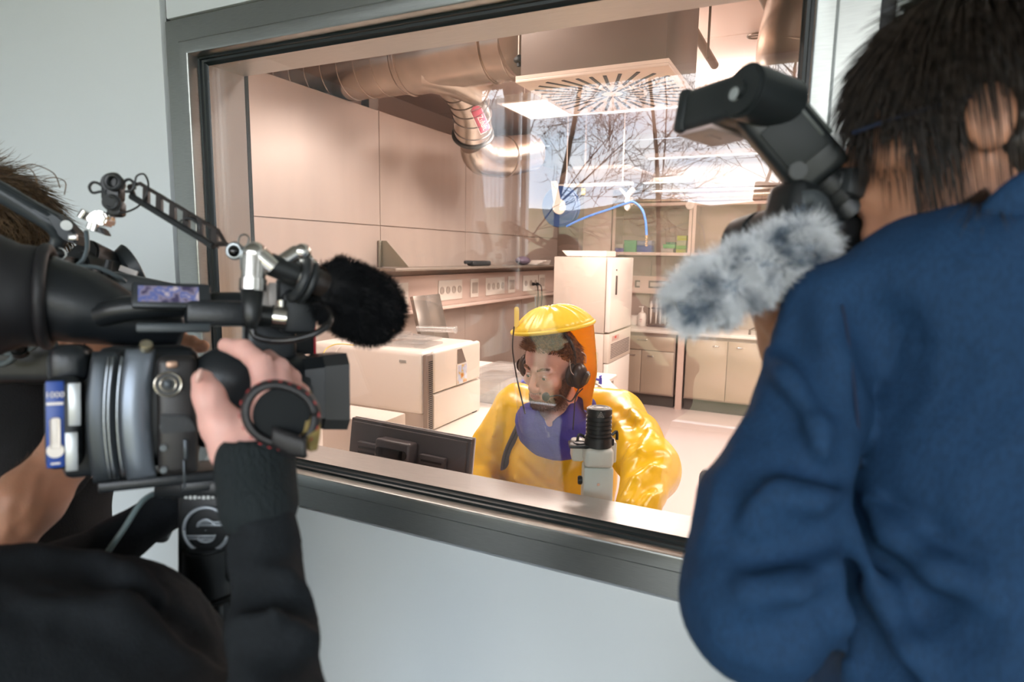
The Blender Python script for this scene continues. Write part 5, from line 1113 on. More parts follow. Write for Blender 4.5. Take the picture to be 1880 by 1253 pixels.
# hand holding the camera from below
s = SD(); wr_ = at(1448, 650, .78); hand_sd(s, wr_, at(1400, 560, .70) - wr_, -RT * .8 - FW * .3, RT * .3 - FW, 1.0, .55); s.cap(wr_, at(1480, 720, .80), .028, .032, k=.02)
s.obj('hand', SK2, .003, t)
s = SD(); wr2 = at(1640, 560, .80); hand_sd(s, wr2, at(1560, 430, .74) - wr2, RT, -FW, 1.0, .7); s.cap(wr2, at(1740, 700, .80), .03, .04, k=.02); s.obj('hand', SK2, .003, t)

# ---------------------------------------------------------------- stills camera with flash, fur windshield
BODY = mat('camera_black', (.010, .012, .013), .40, bump=.1, bscale=400)
GREYB = mat('flash_black', (.016, .020, .021), .42)
c0 = at(1515, 400, .74)
t = thing('photo_camera', 'black stills camera held up to the eye of the person in the navy jacket', 'camera', c0)
FR = fr(c0, (-RT * .25 + FW * .95), z=UP * .97 + RT * .24)      # x = lens direction, z = up
y_ = 1
def fb_(): return MB(FR)
obj('body', fb_().box((0, 0, -.012), (.060, .135, .080), .014, seg=3).box((-.01, 0, .032), (.07, .055, .03), .010, seg=3).box((.012, -.055, -.012), (.075, .035, .085), .014, seg=3), BODY, t)
obj('lens_barrel', fb_().lathe([(.036, 0), (.040, .004), (.040, .05), (.037, .052), (.037, .058), (.041, .06), (.041, .10), (.038, .104), (.032, .104), (.030, .09), (0, .09)], (.03, .01, -.018), (1, 0, 0), 36), BODY, t)
obj('lens_glass', fb_().ball((.118, .01, -.018), .03, 20, (.2, 1, 1)), mat('lens_glass', (.01, .012, .03), .05), t)
obj('eyecup', fb_().box((-.045, 0, .028), (.02, .045, .034), .008), M_DARK2, t)
obj('mode_dial', fb_().cyl((0, .045, .028), (0, .045, .040), .013, .013, 24, .001), BODY, t)
for i, (dy, dz) in enumerate(((-.03, .008), (-.031, -.006), (-.032, -.020), (-.033, -.034))): obj('button', fb_().cyl((-.030, dy, dz), (-.034, dy, dz), .0035, .0035, 12), mat('button_cyan', (.10, .16, .18), .3), t)
sp_ = [at(1468, 368, .70), at(1500, 366, .69), at(1516, 392, .68), at(1524, 430, .675), at(1532, 470, .67), at(1542, 520, .67)]
q = MB(); rows = []
P_, _ = catmull(sp_, 6)
for i, p in enumerate(P_):
    d = (P_[min(i + 1, len(P_) - 1)] - P_[max(i - 1, 0)]).normalized(); w_ = d.cross(FW).normalized(); rows.append([p - w_ * .010, p - FW * .001, p + w_ * .010])
o = obj('neck_strap', q.grid(rows), mat('strap_grey', (.055, .065, .07), .6, bump=.3, bscale=300), t, 180); so = o.modifiers.new('s', 'SOLIDIFY'); so.thickness = .003
# flash
f0, f1 = at(1500, 318, .72), at(1392, 190, .72)
t = thing('camera_flash', 'black flash unit with its head bent forward, mounted on the stills camera', 'flash', f0)
ax_ = (f1 - f0).normalized(); nx = (-FW * .92 - RT * .40); FB = fr((f0 + f1) / 2, ax_, y=nx); L = (f1 - f0).length
obj('body', MB(FB).box((.0, 0, 0), (L + .02, .050, .066), .011, seg=3), GREYB, t)
obj('control_panel', MB(FB).box((-.004, .0255, 0), (L * .55, .003, .048), .002), mat('panel_dark', (.008, .012, .012), .6), t)
obj('side_rib', MB(FB).box((.01, .0, .034), (L * .7, .034, .004), .0015).box((.01, .026, .024), (L * .6, .003, .004), .001), mat('rib_grey', (.05, .06, .055), .4), t)
kn = MB(FB); kn.cyl((-L / 2 + .018, .0255, -.018), (-L / 2 + .018, .030, -.018), .010, .010, 20, .001); obj('dial', kn, GREYB, t)
ft = at(1512, 335, .725); obj('foot', MB().cyl(f0 - ax_ * .010, f0 - ax_ * .030, .026, .024, 24, .003).cyl(f0 - ax_ * .028, f0 - ax_ * .042, .032, .030, 24, .003).cyl(f0 - ax_ * .04, f0 - ax_ * .06, .022, .026, 24, .003), BODY, t)
h0, h1 = at(1402, 182, .70), at(1279, 218, .80); hx = (h1 - h0).normalized(); FH = fr((h0 + h1) / 2, hx, y=nx); LH = (h1 - h0).length
hd_ = obj('head', MB(FH).box((0, 0, 0), (LH, .066, .050), .009, seg=3).box((LH * .42, 0, 0), (LH * .16, .072, .054), .006, seg=2), GREYB, t, label='black bent flash head')
obj('flash_window', MB(FH).box((LH * .501, 0, 0), (.003, .060, .042), .001), mat('flash_window', (.75, .72, .68), .15), hd_)
dn = FH.to_3x3() @ Vector((0, 0, 1)); sgn = -1 if dn.z > 0 else 1
obj('bounce_panel', MB(FH).box((LH * .20, -.002, sgn * .027), (LH * .55, .058, .006), .002).box((LH * .17, .0, sgn * .0285), (LH * .1, .02, .006), .001), mat('bounce_pink', (.55, .42, .40), .35), hd_, label='pale pinkish panel')
obj('hinge', MB(FH).cyl((-LH / 2 - .002, -.036, 0), (-LH / 2 - .002, .036, 0), .030, .030, 28, .004).cyl((-LH / 2, .036, 0), (-LH / 2, .040, 0), .010, .010, 16), GREYB, t)
obj('hinge_button', MB(FH).cyl((-LH / 2 + .004, .0365, -.004), (-LH / 2 + .004, .041, -.004), .008, .007, 16, .001), mat('button_pale', (.35, .38, .38), .25), t)
# fur windshield on the camera
def fur(name, A, B_, r0, r1, n, length, hr, m, core, label, cat, seg=4, droop=.3, curl=.5, seed=5, lay=.6, fixed=None):
    rnd = random.Random(seed); t = thing(name, label, cat, A); ax = (B_ - A).normalized(); L = (B_ - A).length
    obj('core', MB().tube([A - ax * r0 * .8, A - ax * r0 * .4, A, A.lerp(B_, .5), B_, B_ + ax * r1 * .5, B_ + ax * r1 * .9], r0, 28, rs=[r0 * .35, r0 * .85, r0, (r0 + r1) / 2, r1, r1 * .8, r1 * .3], smooth=3), core, t, 180)
    P_, D_ = [], []; Bm = basis(ax)
    for _ in range(n):
        u = rnd.uniform(-.9 * r0 / L, 1 + .9 * r1 / L); a = rnd.uniform(0, 2 * pi); rad = Bm.col[0] * cos(a) + Bm.col[1] * sin(a)
        if u < 0: e = -u * L / r0; rr_ = r0 * sqrt(max(0, 1 - e * e)); nn_ = (rad * sqrt(max(0, 1 - e * e)) - ax * e)
        elif u > 1: e = (u - 1) * L / r1; rr_ = r1 * sqrt(max(0, 1 - e * e)); nn_ = (rad * sqrt(max(0, 1 - e * e)) + ax * e)
        else: rr_ = r0 + (r1 - r0) * u; nn_ = rad
        p = A + ax * (u * L) + rad * rr_ * .96; cl = Vector((sin(p.x * 160 + p.z * 90), sin(p.y * 140 + p.x * 60), sin(p.z * 170 + p.y * 80))) * .45
        P_.append(p); D_.append(nn_ + ax * lay + cl)
    obj('fur', strands(P_, D_, length, hr, seg, droop, curl, .35, rnd), m, t, 180); return t
GF = mat('grey_fur', (.14, .19, .25), .65, col2=(.88, .90, .92), vscale=36, var=.1)
GF.node_tree.nodes['Color Ramp'].color_ramp.elements[0].position = .36; GF.node_tree.nodes['Color Ramp'].color_ramp.elements[1].position = .50
fur('fur_windshield', at(1470, 452, .66), at(1283, 548, .60), sh(40, .66), sh(45, .60), 11000, .021, .0005, GF, mat('fur_base', (.22, .26, .31), .9), 'long grey furry microphone windshield in front of the navy jacket', 'microphone windshield', lay=.5)
# ---------------------------------------------------------------- the camera operator in the black hoodie (front left)
HOOD = mat('black_hoodie', (.0075, .010, .0125), .85, bump=.3, bscale=500, spec=.25, var=.15, vscale=200)
RIB = mat('ribbed_cuff', (.013, .018, .020), .85, bump=.5, bscale=260, spec=.25, stretch=(1, 1, .15))
t = thing('person', 'person in a black hoodie filming with the front video camera, right sleeve raised', 'person', (-.62, -1.0, HZ))
s = SD()
chainp(s, [(-60, 1405, .64, 390), (50, 1415, .66, 385), (150, 1500, .66, 350)], .02)
chainp(s, [(150, 1410, .62, 225), (370, 1465, .60, 210)], .02)
chainp(s, [(370, 1465, .58, 200), (505, 1305, .56, 90)], .015)
chainp(s, [(505, 1290, .56, 92), (502, 1150, .60, 84), (488, 1005, .64, 68), (476, 915, .66, 64)], .015)
chainp(s, [(20, 1190, .74, 140), (120, 1070, .84, 74), (220, 990, .90, 46), (322, 922, .94, 42)], .02)
hpA = at(60, 1500, .66); hpA.z = 1.0; s.cap(at(60, 1480, .66), hpA, .20, .15, k=.06)
for dx in (-.10, .10): s.cap(hpA + Vector((dx, 0, 0)), hpA + Vector((dx, 0, -.16)), .12, .10, k=.04)
wA, wB = wrinkle(.004, 20, 41, (1, 1, .7)), wrinkle(.0012, 80, 17)
folded(s, [([(425, 955), (480, 985), (548, 965)], .012, .018, 1), ([(412, 1000), (470, 1020), (556, 985)], .011, .016, -1), ([(425, 1045), (490, 1040), (580, 1085)], .013, .02, 1), ([(420, 1080), (490, 1085), (585, 1130)], .011, .018, -1), ([(430, 1140), (500, 1130), (590, 1170)], .010, .02, 1), ([(440, 1190), (510, 1200), (590, 1215)], .010, .02, -1),
  ([(20, 1030), (140, 1030), (260, 1080), (360, 1170)], .014, .03, -1), ([(60, 1100), (220, 1120), (360, 1210)], .014, .03, 1), ([(180, 1010), (240, 1060), (300, 1100)], .010, .02, 1)])
s.obj('hoodie', HOOD, .0065, t, disp=lambda P: wA(P) + wB(P), label='black hoodie')
s = SD(); chainp(s, [(475, 925, .66, 70), (469, 850, .68, 70)], .01); 
s.cap(at(474, 835, .68) + (at(469, 850, .68) - at(472, 925, .66)) * .3, at(472, 800, .69), .034, .034, k=.004, op=-1)
s.obj('cuff', RIB, .0035, t, label='ribbed black cuff')
pipe_ = [at(185, 1032, .79), at(225, 975, .80), at(262, 920, .83), at(292, 905, .86), at(300, 912, .86)]
obj('sleeve_piping', MB().tube(pipe_, .0035, 8, smooth=6), mat('piping_grey', (.18, .24, .24), .4), t, 180, label='pale grey reflective piping')
s = SD()
for dx in (-.10, .11):
    a = hpA + Vector((dx, 0, -.14)); s.chain([a, (a.x, a.y + .03, .58), (a.x, a.y - .02, .24)], [.10, .075, .055], k=.03)
s.obj('trousers', mat('black_trousers', (.012, .013, .016), .8), .012, t, disp=wrinkle(.004, 30, 3))
s = SD()
for dx in (-.10, .11): s.cap((hpA.x + dx, hpA.y - .05, HZ + .045), (hpA.x + dx, hpA.y + .16, HZ + .035), .045, .035, k=.02)
s.obj('shoe', mat('shoe_leather', (.015, .012, .01), .35), .008, t)
# head just outside the frame, at the eyepiece
hA = at(-290, 540, .66); dF3 = (RT * .9 + FW * .42); dF3.z = 0; dF3.normalize(); x3 = dF3.cross(Vector((0, 0, 1))).normalized()
HM3 = Matrix((x3, dF3, x3.cross(dF3))).transposed().to_4x4(); HM3.translation = hA - dF3 * .03
SKP = skinmat('pink_skin', (.74, .43, .37))
sd = head_sd(HM3, 1.02); sd.M = Matrix.Identity(4); sd.cap(hA - dF3 * .06 + Vector((0, 0, -.10)), at(-200, 1050, .64), .058, .066, k=.03)
sd.obj('head', SKP, .0045, t); eyes(HM3, 1.02, t, (0, 1, 0))
s = SD(HM3); s.ell((0, -.022, .045), (.084, .104, .092)); s.ell((0, .085, -.05), (.12, .08, .12), k=.01, op=-1); s.ell((0, 0, -.13), (.2, .2, .09), k=.01, op=-1); s.obj('hair', hairmat('black_hair', (.01, .008, .007), (.03, .022, .017)), .005, t, disp=wrinkle(.002, 150, 4))
# right hand on the grip, seen from the back
s = SD(); w0 = at(468, 842, .69)
s.cap(at(470, 860, .685), w0, .033, .032, k=.01)
def pc(L, k=.006): chainp(s, L, k)
pc([(462, 845, .69, 50), (436, 806, .70, 40), (420, 790, .705, 32)], .02); pc([(475, 835, .69, 46), (485, 790, .71, 36), (496, 768, .72, 30)], .02); pc([(470, 850, .69, 46), (508, 800, .715, 38), (530, 775, .73, 28)], .02)
pc([(425, 822, .69, 38), (402, 775, .69, 31), (384, 728, .695, 25), (372, 698, .70, 20)], .012)          # thumb
pc([(494, 775, .72, 29), (490, 715, .735, 26), (478, 668, .745, 21), (446, 642, .755, 18), (414, 634, .765, 14)], .006)   # index
pc([(508, 770, .725, 28), (516, 712, .745, 23), (514, 676, .765, 18), (492, 655, .79, 14)], .004)
pc([(520, 772, .73, 26), (534, 722, .755, 20), (536, 694, .78, 16), (520, 674, .80, 13)], .004)
pc([(530, 778, .735, 22), (550, 742, .76, 17), (554, 720, .785, 14), (540, 702, .80, 11)], .004)
s.obj('hand', SKP, .0026, t, disp=wrinkle(.0005, 160, 3), label='pinkish right hand')
nl = at(366, 690, .678); obj('thumb_nail', MB().ball(nl, .0075, 16, (.9, .5, 1.1), FR.to_3x3()), mat('nail', (.72, .45, .38), .3), t, 180)

# ---------------------------------------------------------------- front video camera
K0 = at(330, 740, .84)
t = thing('video_camera', 'large black and silver video camera in front, held by the person in the hoodie', 'video camera', K0)
lx = (at(605, 738, .93) - at(230, 760, .80)).normalized(); KM = fr(K0, lx, z=UP)         # x along the lens, y away from us, z up
def X_(px, d=.82): return (px - 330) * d / FPX
def kb(): return MB(KM)
SIL = mat('silver_grey_shell', (.20, .23, .27), .30, .5); SHB = mat('camcorder_shell', (.012, .015, .018), .36, bump=.05, bscale=300); SHM = mat('dark_metallic_shell', (.055, .065, .075), .33, .5)
def kx(px): 
    """local x of pixel column at the camera's axis"""
    lo, hi = -.4, .5
    for _ in range(30):
        m = (lo + hi) / 2; p = KM @ Vector((m, 0, 0)); v = p - CAM; x = 940 + FPX * v.dot(RT) / v.dot(FW)
        if x < px: lo = m
        else: hi = m
    return lo
q = kb(); q.box(((kx(175) + kx(365)) / 2, .02, .0), (kx(365) - kx(175), .13, .155), .020, seg=3); obj('body', q, SHB, t)
# curved shell bands seen on the near side
def band(px0, px1, z0, z1, m, name, y=-.05, bulge=.012, bow=8, lab=None):
    rows = []; n = 22
    for i in range(n + 1):
        v = i / n; z = z0 + (z1 - z0) * v; c = sin(pi * v); row = []
        for j in range(7):
            u = j / 6; px = px0 + (px1 - px0) * u - bow * c * 1.0 + (bow * .3 * c if j == 6 else 0); row.append(KM @ Vector((kx(px), y - bulge * c ** .5 - .004 * sin(pi * u), z)))
        rows.append(row)
    o = obj(name, MB().grid(rows), m, t, 180, label=lab); so = o.modifiers.new('s', 'SOLIDIFY'); so.thickness = .006; so.offset = 0; return o
band(178, 222, -.085, .070, SHM, 'focus_ring', bow=10, lab='dark metallic curved ring'); band(236, 284, -.086, .072, SIL, 'silver_band', bow=14, lab='silver grey curved band')
for px in (206, 213, 228): 
    pts = [KM @ Vector((kx(px - 9 * sin(pi * i / 12)), -.0645 - .006 * sin(pi * i / 12) ** .5, -.08 + .145 * i / 12)) for i in range(13)]
    obj('ring_rib', MB().tube(pts, .0016, 6), mat('rib_silver', (.3, .33, .36), .25, .8), t, 180)
# control panel: dial, buttons, lever
q = kb(); q.box(((kx(288) + kx(358)) / 2, -.055, -.010), (kx(358) - kx(288), .03, .150), .010, seg=3); cpn = obj('control_panel', q, mat('panel_brown_black', (.022, .020, .020), .4), t)
dx0 = kx(306)
q = kb(); q.cyl((dx0, -.070, .030), (dx0, -.078, .030), .0155, .015, 32, .0015); obj('dial', q, mat('dial_dark', (.03, .03, .03), .3), cpn)
q = kb(); q.ring((dx0, -.078, .030), (0, 1, 0), .0145, .0014, 36, 8); q.ring((dx0, -.079, .030), (0, 1, 0), .0085, .001, 28, 8); obj('dial_ring', q, mat('dial_champagne', (.45, .42, .36), .25, .9), cpn)
q = kb(); q.box((dx0, -.0795, .030), (.008, .003, .009), .001); obj('dial_key', q, SHM, cpn)
q = kb(); q.box((kx(313), -.072, .054), (.013, .006, .009), .003); obj('record_button', q, mat('button_copper', (.55, .35, .25), .3, .4), cpn, label='small coppery button')
for zz_ in (-.022, -.048, -.075):
    q = kb(); q.cyl((kx(297), -.069, zz_), (kx(297), -.074, zz_), .0042, .004, 14, .0008); obj('button', q, mat('button_grey', (.12, .14, .15), .3), cpn)
q = kb(); q.prism([(kx(292), -.072, -.030), (kx(292), -.072, -.006), (kx(340), -.072, -.010), (kx(356), -.072, -.030)], (0, 1, 0), .010, .002); obj('flap', q, SHB, cpn)
q = kb(); q.box((kx(335), -.0725, -.052), (.0055, .004, .026), .0015); q.box((kx(332), -.0725, -.083), (.003, .003, .035), .001); obj('lever', q, SHM, cpn)
q = kb(); q.cyl((kx(270), -.055, .074), (kx(270), -.062, .080), .008, .007, 18, .001); obj('brass_button', q, mat('button_gold', (.5, .45, .33), .25, .8), t)
# battery at the rear
q = kb(); q.box(((kx(92) + kx(158)) / 2, -.025, -.012), (kx(158) - kx(92), .07, .108), .010, seg=3); bt_ = obj('battery', q, SHB, t, label='black battery with blue and silver label')
bx0, bx1 = kx(97), kx(128); q = kb(); q.box(((bx0 + bx1) / 2, -.0605, -.012), (bx1 - bx0, .0025, .100), .0008); obj('blue_label', q, mat('label_blue', (.015, .06, .30), .35), bt_, label='blue label')
TM = KM @ Matrix.Rotation(radians(90), 4, 'X')
def tmat(x, z, y=-.0622, rot=0): return KM @ Matrix.Translation((x, y, z)) @ Matrix.Rotation(radians(90), 4, 'X') @ Matrix.Rotation(rot, 4, 'Z')
text('1000', tmat((bx0 + bx1) / 2, .022), .0092, M_WHITE, bt_); 
q = kb(); q.box(((bx0 + bx1) / 2 + .000, -.062, -.022), (.010, .001, .036), .003); q.cyl(((bx0 + bx1) / 2, -.0612, -.042), ((bx0 + bx1) / 2, -.0628, -.042), .0085, .0085, 20); q.box(((bx0 + bx1) / 2, -.062, .012), (.016, .001, .003)); q.box(((bx0 + bx1) / 2, -.062, -.057), (.009, .001, .002)); obj('white_print', q, M_WHITE, bt_)
q = kb(); q.box((kx(146), -.0605, .010), (.012, .0025, .050), .0008); q.box((kx(140), -.0605, -.045), (.012, .0025, .045), .0008); obj('silver_label', q, mat('label_silver', (.45, .47, .48), .3, .5), bt_, label='silver label strips')
q = kb(); q.box((kx(130), .02, .055), (kx(178) - kx(100), .10, .05), .015, seg=3); q.box((kx(160), .03, -.02), (.05, .10, .13), .01); obj('rear_housing', q, SHB, t)
# grip, lens barrel, hood
q = kb(); q.ball((kx(418), -.045, .030), .050, 28, (1.05, .75, .92)); q.box((kx(400), -.0, -.005), (.07, .09, .11), .02, seg=3); gp = obj('hand_grip', q, SHB, t)
q = kb(); q.box((kx(452), -.062, .0), (.012, .012, .034), .003); q.cyl((kx(447), -.068, -.018), (kx(447), -.074, -.018), .006, .006, 14, .001); q.cyl((kx(457), -.068, -.018), (kx(457), -.074, -.018), .005, .005, 14, .001); obj('strap_buckle', q, SHM, gp)
zc_ = .006
q = kb(); q.cyl((kx(360), .02, zc_), (kx(565), .02, zc_), .055, .058, 40, .003); obj('lens_barrel', q, SHB, t)
xa_, xb_ = kx(552), kx(628)
def hoodsec(x, w_, h_, c=.016):
    return [KM @ Vector((x, .02 + a * w_, zc_ + b * h_)) for a, b in ((-1, -1 + c / h_), (-1 + c / w_, -1), (1 - c / w_, -1), (1, -1 + c / h_), (1, 1 - c / h_), (1 - c / w_, 1), (-1 + c / w_, 1), (-1, 1 - c / h_))]
secs = [hoodsec(xa_, .052, .050), hoodsec(xa_ + .01, .054, .051), hoodsec(xb_, .060, .056), hoodsec(xb_, .055, .051), hoodsec(xa_ + .02, .050, .048)]
q = MB(); q.grid([s_ + [s_[0]] for s_ in secs]); lh = obj('lens_hood', q, SHB, t, 30)
q = MB(); q.grid([hoodsec(xb_ - .034, .0575, .0542)[:] + [hoodsec(xb_ - .034, .0575, .0542)[0]], hoodsec(xb_ + .0005, .0610, .0570)[:] + [hoodsec(xb_ + .0005, .0610, .0570)[0]]]); obj('hood_front_band', q, mat('hood_band', (.045, .045, .044), .45), lh, 30)
q = kb(); q.ball((xa_ + .02, .02, zc_), .045, 24, (.25, 1, 1)); obj('lens_glass', q, mat('lens_glass', (.01, .012, .03), .05), t)
# top handle, screen, red edged flap
q = kb(); q.tube([(kx(180), .05, .118), (kx(250), .03, .128), (kx(400), .02, .134), (kx(470), .02, .135), (kx(520), .02, .13)], .017, 14, smooth=6); q.box((kx(500), .02, .085), (.07, .05, .07), .01, seg=3); q.box((kx(430), .0, .120), (.12, .05, .035), .008); obj('top_handle', q, SHB, t)
q = kb(); q.box((kx(318), -.01, .142), (.092, .012, .036), .004, rot=Matrix.Rotation(radians(-20), 3, 'X')); sc_ = obj('screen_housing', q, mat('screen_housing', (.03, .035, .04), .35), t)
sm = bpy.data.materials.new('screen_picture'); sm.use_nodes = True; q_ = sm.node_tree; bs_ = q_.nodes['Principled BSDF']; n1 = N(q_, 'ShaderNodeTexNoise'); n1.inputs['Scale'].default_value = 55; tcx = N(q_, 'ShaderNodeTexCoord'); r1 = N(q_, 'ShaderNodeValToRGB')
for i, (p_, c_) in enumerate([(.38, (.05, .04, .10)), (.5, (.28, .25, .36)), (.57, (.08, .13, .40)), (.66, (.60, .52, .55))]):
    e = r1.color_ramp.elements[i] if i < 2 else r1.color_ramp.elements.new(p_); e.position = p_; e.color = (*c_, 1)
q_.links.new(tcx.outputs['Object'], n1.inputs['Vector']); q_.links.new(n1.outputs['Fac'], r1.inputs[0]); q_.links.new(r1.outputs[0], bs_.inputs['Emission Color']); bs_.inputs['Emission Strength'].default_value = .8; bs_.inputs['Base Color'].default_value = (.02, .02, .03, 1); bs_.inputs['Roughness'].default_value = .15
RX = Matrix.Rotation(radians(-20), 3, 'X'); 
q = kb(); q.box(Vector((kx(312), -.01, .142)) + RX @ Vector((0, -.0068, 0)), (.070, .001, .022), 0, rot=RX); obj('screen', q, sm, sc_, label='lit violet viewfinder screen')
q = kb(); q.box((kx(320), -.03, .100), (.085, .02, .012), .003); obj('lower_bar', q, mat('bar_grey', (.045, .055, .062), .4), t)
q = kb(); q.box((kx(548), .075, .088), (kx(600) - kx(500), .012, .056), .002); fl_ = obj('side_flap', q, mat('flap_dark', (.022, .026, .028), .5), t)
q = kb(); q.box((kx(598.5), .0735, .088), (.0035, .014, .056), .0008); obj('red_edge', q, mat('red_edge', (.75, .02, .04), .35), fl_, label='bright red edge')
# eyepiece tube with large rubber cup
e0, e1, e2 = at(-60, 540, .80), at(90, 545, .84), at(240, 590, .88)
ae = (e1 - e0).normalized(); ep = obj('viewfinder_tube', MB().tube([e1 - ae * .01, e1.lerp(e2, .5), e2, at(330, 600, .92)], .05, 28, smooth=5, rs=[.058, .050, .036, .030]), SHB, t, 180)
obj('eyecup', MB().tube([e0, e0 + ae * .03, e1 - ae * .03, e1 - ae * .004], .08, 32, rs=[.085, .080, .068, .066]).ring(e1 - ae * .002, ae, .064, .0075, 40, 12), mat('rubber_black', (.013, .013, .015), .55), ep, 180)
obj('base_plate', kb().box(((kx(180) + kx(420)) / 2, .02, -.098), (kx(420) - kx(180), .09, .014), .003).box((kx(390), .02, -.112), (.08, .07, .016), .003), SHB, t)
# hand strap ring hanging from the wrist
R1 = at(516, 762, .66); rn = (-FW + RT * .22 + UP * .05).normalized()
ts = thing('wrist_strap', 'black wrist strap loop with red stitching round the right hand', 'strap', R1)
Bn = basis(rn, RT); rows = []
for i in range(49):
    a = 2 * pi * i / 48; ex = .031 + .004 * cos(2 * a + .6); c = Bn.col[0] * cos(a) * ex + Bn.col[1] * sin(a) * ex * 1.12; row = []
    for j in range(5): row.append(R1 + c * (1.18 - .05 * abs(j - 2)) + rn * (.006 - .0045 * j * (1 + .0 * cos(a))) - c * .12 * (j == 0))
    rows.append(row)
o = obj('loop', MB().grid(rows), mat('strap_black', (.014, .013, .014), .5), ts, 180); so = o.modifiers.new('s', 'SOLIDIFY'); so.thickness = .005
st = MB()
for i in range(40):
    a = 2 * pi * i / 40; 
    if i % 2: continue
    p = [R1 + (Bn.col[0] * cos(a + d) + Bn.col[1] * sin(a + d) * 1.12) * (.031 + .004 * cos(2 * (a + d) + .6)) * 1.14 + rn * .0105 for d in (-.05, .05)]; st.cyl(p[0], p[1], .0006, .0006, 6)
obj('red_stitching', st, mat('thread_red', (.45, .03, .03), .6), ts, 0, label='red stitching')
obj('inner_pad', MB().lathe([(0, 0), (.026, 0), (.029, .003), (.029, .010), (.0, .012)], R1 - rn * .012, rn, 30), mat('pad_black', (.005, .007, .008), .6, spec=.15), ts)
q = MB(); rows = []
for i in range(15):
    u = i / 14; p = at(560, 718, .69).lerp(at(572, 826, .66), u); w_ = (RT * 1.0 - FW * .3).normalized(); bulge_ = sin(pi * u); rows.append([p + w_ * (j - 2) * .0065 * (.55 + .6 * bulge_) - FW * (.004 * (2 - abs(j - 2))) for j in range(5)])
o = obj('olive_patch', MB().grid(rows), mat('olive_yellow', (.28, .20, .06), .5, var=.3, vscale=60), ts, 180, label='olive yellow strap patch'); so = o.modifiers.new('s', 'SOLIDIFY'); so.thickness = .004
rows = []
for i in range(15):
    u = i / 14; p = at(500, 800, .65).lerp(at(560, 822, .64), u) ; rows.append([p - UP * (j * .0065) * (1 - .3 * abs(u - .5)) - FW * .003 * sin(pi * j / 4) + UP * .010 for j in range(5)])
o = obj('strap_tail', MB().grid(rows), mat('strap_black', (.014, .013, .014), .5), ts, 180); so = o.modifiers.new('s', 'SOLIDIFY'); so.thickness = .005

# ---------------------------------------------------------------- microphone with holder on the front camera
m0 = at(470, 500, .80); m1 = at(605, 540, .86); am = (m1 - m0).normalized()
t = thing('shotgun_microphone', 'black shotgun microphone with silver connector in its holder on the front camera', 'microphone', m0)
SILV = mat('satin_nickel', (.75, .72, .68), .22, 1)
a0, a1 = at(462, 590, .79), at(466, 505, .80)
obj('connector_sleeve', MB().tube([at(463, 604, .79), at(462, 585, .79), at(463, 520, .795)], .012, 18, rs=[.006, .011, .0145]), M_DARK, t, 180)
obj('connector', MB().cyl(at(464, 535, .796), at(465, 512, .797), .0165, .0165, 24, .001).cyl(at(465, 512, .797), at(467, 470, .80), .0145, .0145, 24, .001).ball(at(468, 466, .80), .0150, 20).tube([at(468, 466, .80), at(485, 480, .805), at(500, 492, .81)], .014, 20), SILV, t)
b0, b1, b2 = at(492, 484, .81), at(545, 505, .83), at(600, 527, .86)
obj('microphone_tube', MB().cyl(b0, b1, .0150, .0150, 24, .001).cyl(b1, b1 + (b2 - b1) * .25, .0158, .0158, 24), M_DARK, t)
obj('silver_ring', MB().cyl(b1 + (b1 - b0) * .02, b1 + (b1 - b0) * .22, .0162, .0162, 24, .001), SILV, t)
obj('front_tube', MB().cyl(at(566, 512, .845), at(610, 530, .865), .0215, .0215, 24, .002), mat('tube_brown_black', (.03, .022, .018), .2), t)
hl = MB(); ah = (b2 - b0).normalized(); hl.ring(at(548, 512, .84), ah, .027, .007, 36, 10).ring(at(562, 517, .846), ah, .027, .005, 36, 10).box(at(545, 575, .86), (.045, .04, .055), .008, rot=KM.to_3x3()).box(at(530, 550, .86), (.03, .03, .06), .006, rot=KM.to_3x3()); obj('holder', hl, M_DARK2, t)
obj('clamp_screw', MB().cyl(at(520, 480, .82), at(548, 462, .83), .010, .010, 18, .001).ball(at(555, 463, .83), .0115, 16).cyl(at(548, 480, .83), at(572, 476, .84), .008, .008, 16, .001).ball(at(575, 490, .84), .009, 14), SILV, t)
obj('lower_connector', MB().cyl(at(470, 577, .82), at(502, 582, .83), .013, .013, 20, .001), M_DARK, t)
obj('lower_silver', MB().cyl(at(502, 582, .83), at(527, 585, .835), .0155, .0155, 22, .001).cyl(at(516, 564, .83), at(516, 552, .83), .006, .007, 14), SILV, t)
obj('level_markings', MB().box(at(488, 545, .83), (.016, .004, .03), .001, rot=KM.to_3x3()).box(at(500, 540, .83), (.010, .004, .03), .001, rot=KM.to_3x3()), mat('marks_pale', (.55, .50, .47), .3), t)
obj('cable', MB().tube([at(463, 604, .79), at(470, 618, .79), at(500, 626, .785), at(540, 624, .785), at(580, 612, .79), at(604, 594, .80), at(608, 575, .82), at(596, 562, .84), at(575, 556, .85)], .0045, 10, smooth=6), mat('cable_glossy', (.015, .014, .014), .18), t, 180)
d0 = at(612, 540, .87); obj('disc_base', MB().lathe([(0, -.012), (.020, -.012), (.034, .0), (.044, .010), (.0445, .018), (.038, .020), (0, .02)], d0, (at(680, 570, .95) - at(600, 530, .86)), 40), mat('foam_grey_black', (.022, .027, .030), .8, bump=.4, bscale=500), t)
BF = mat('black_fur', (.0045, .0055, .007), .8, spec=.2)
fur('fur_windshield', at(628, 541, .88), at(676, 567, .93), sh(62, .88), sh(64, .93), 11000, .012, .00045, BF, mat('black_fur_base', (.004, .004, .005), .9), 'round black furry microphone windshield in front of the window', 'microphone windshield', lay=.5, curl=.5, seed=8)

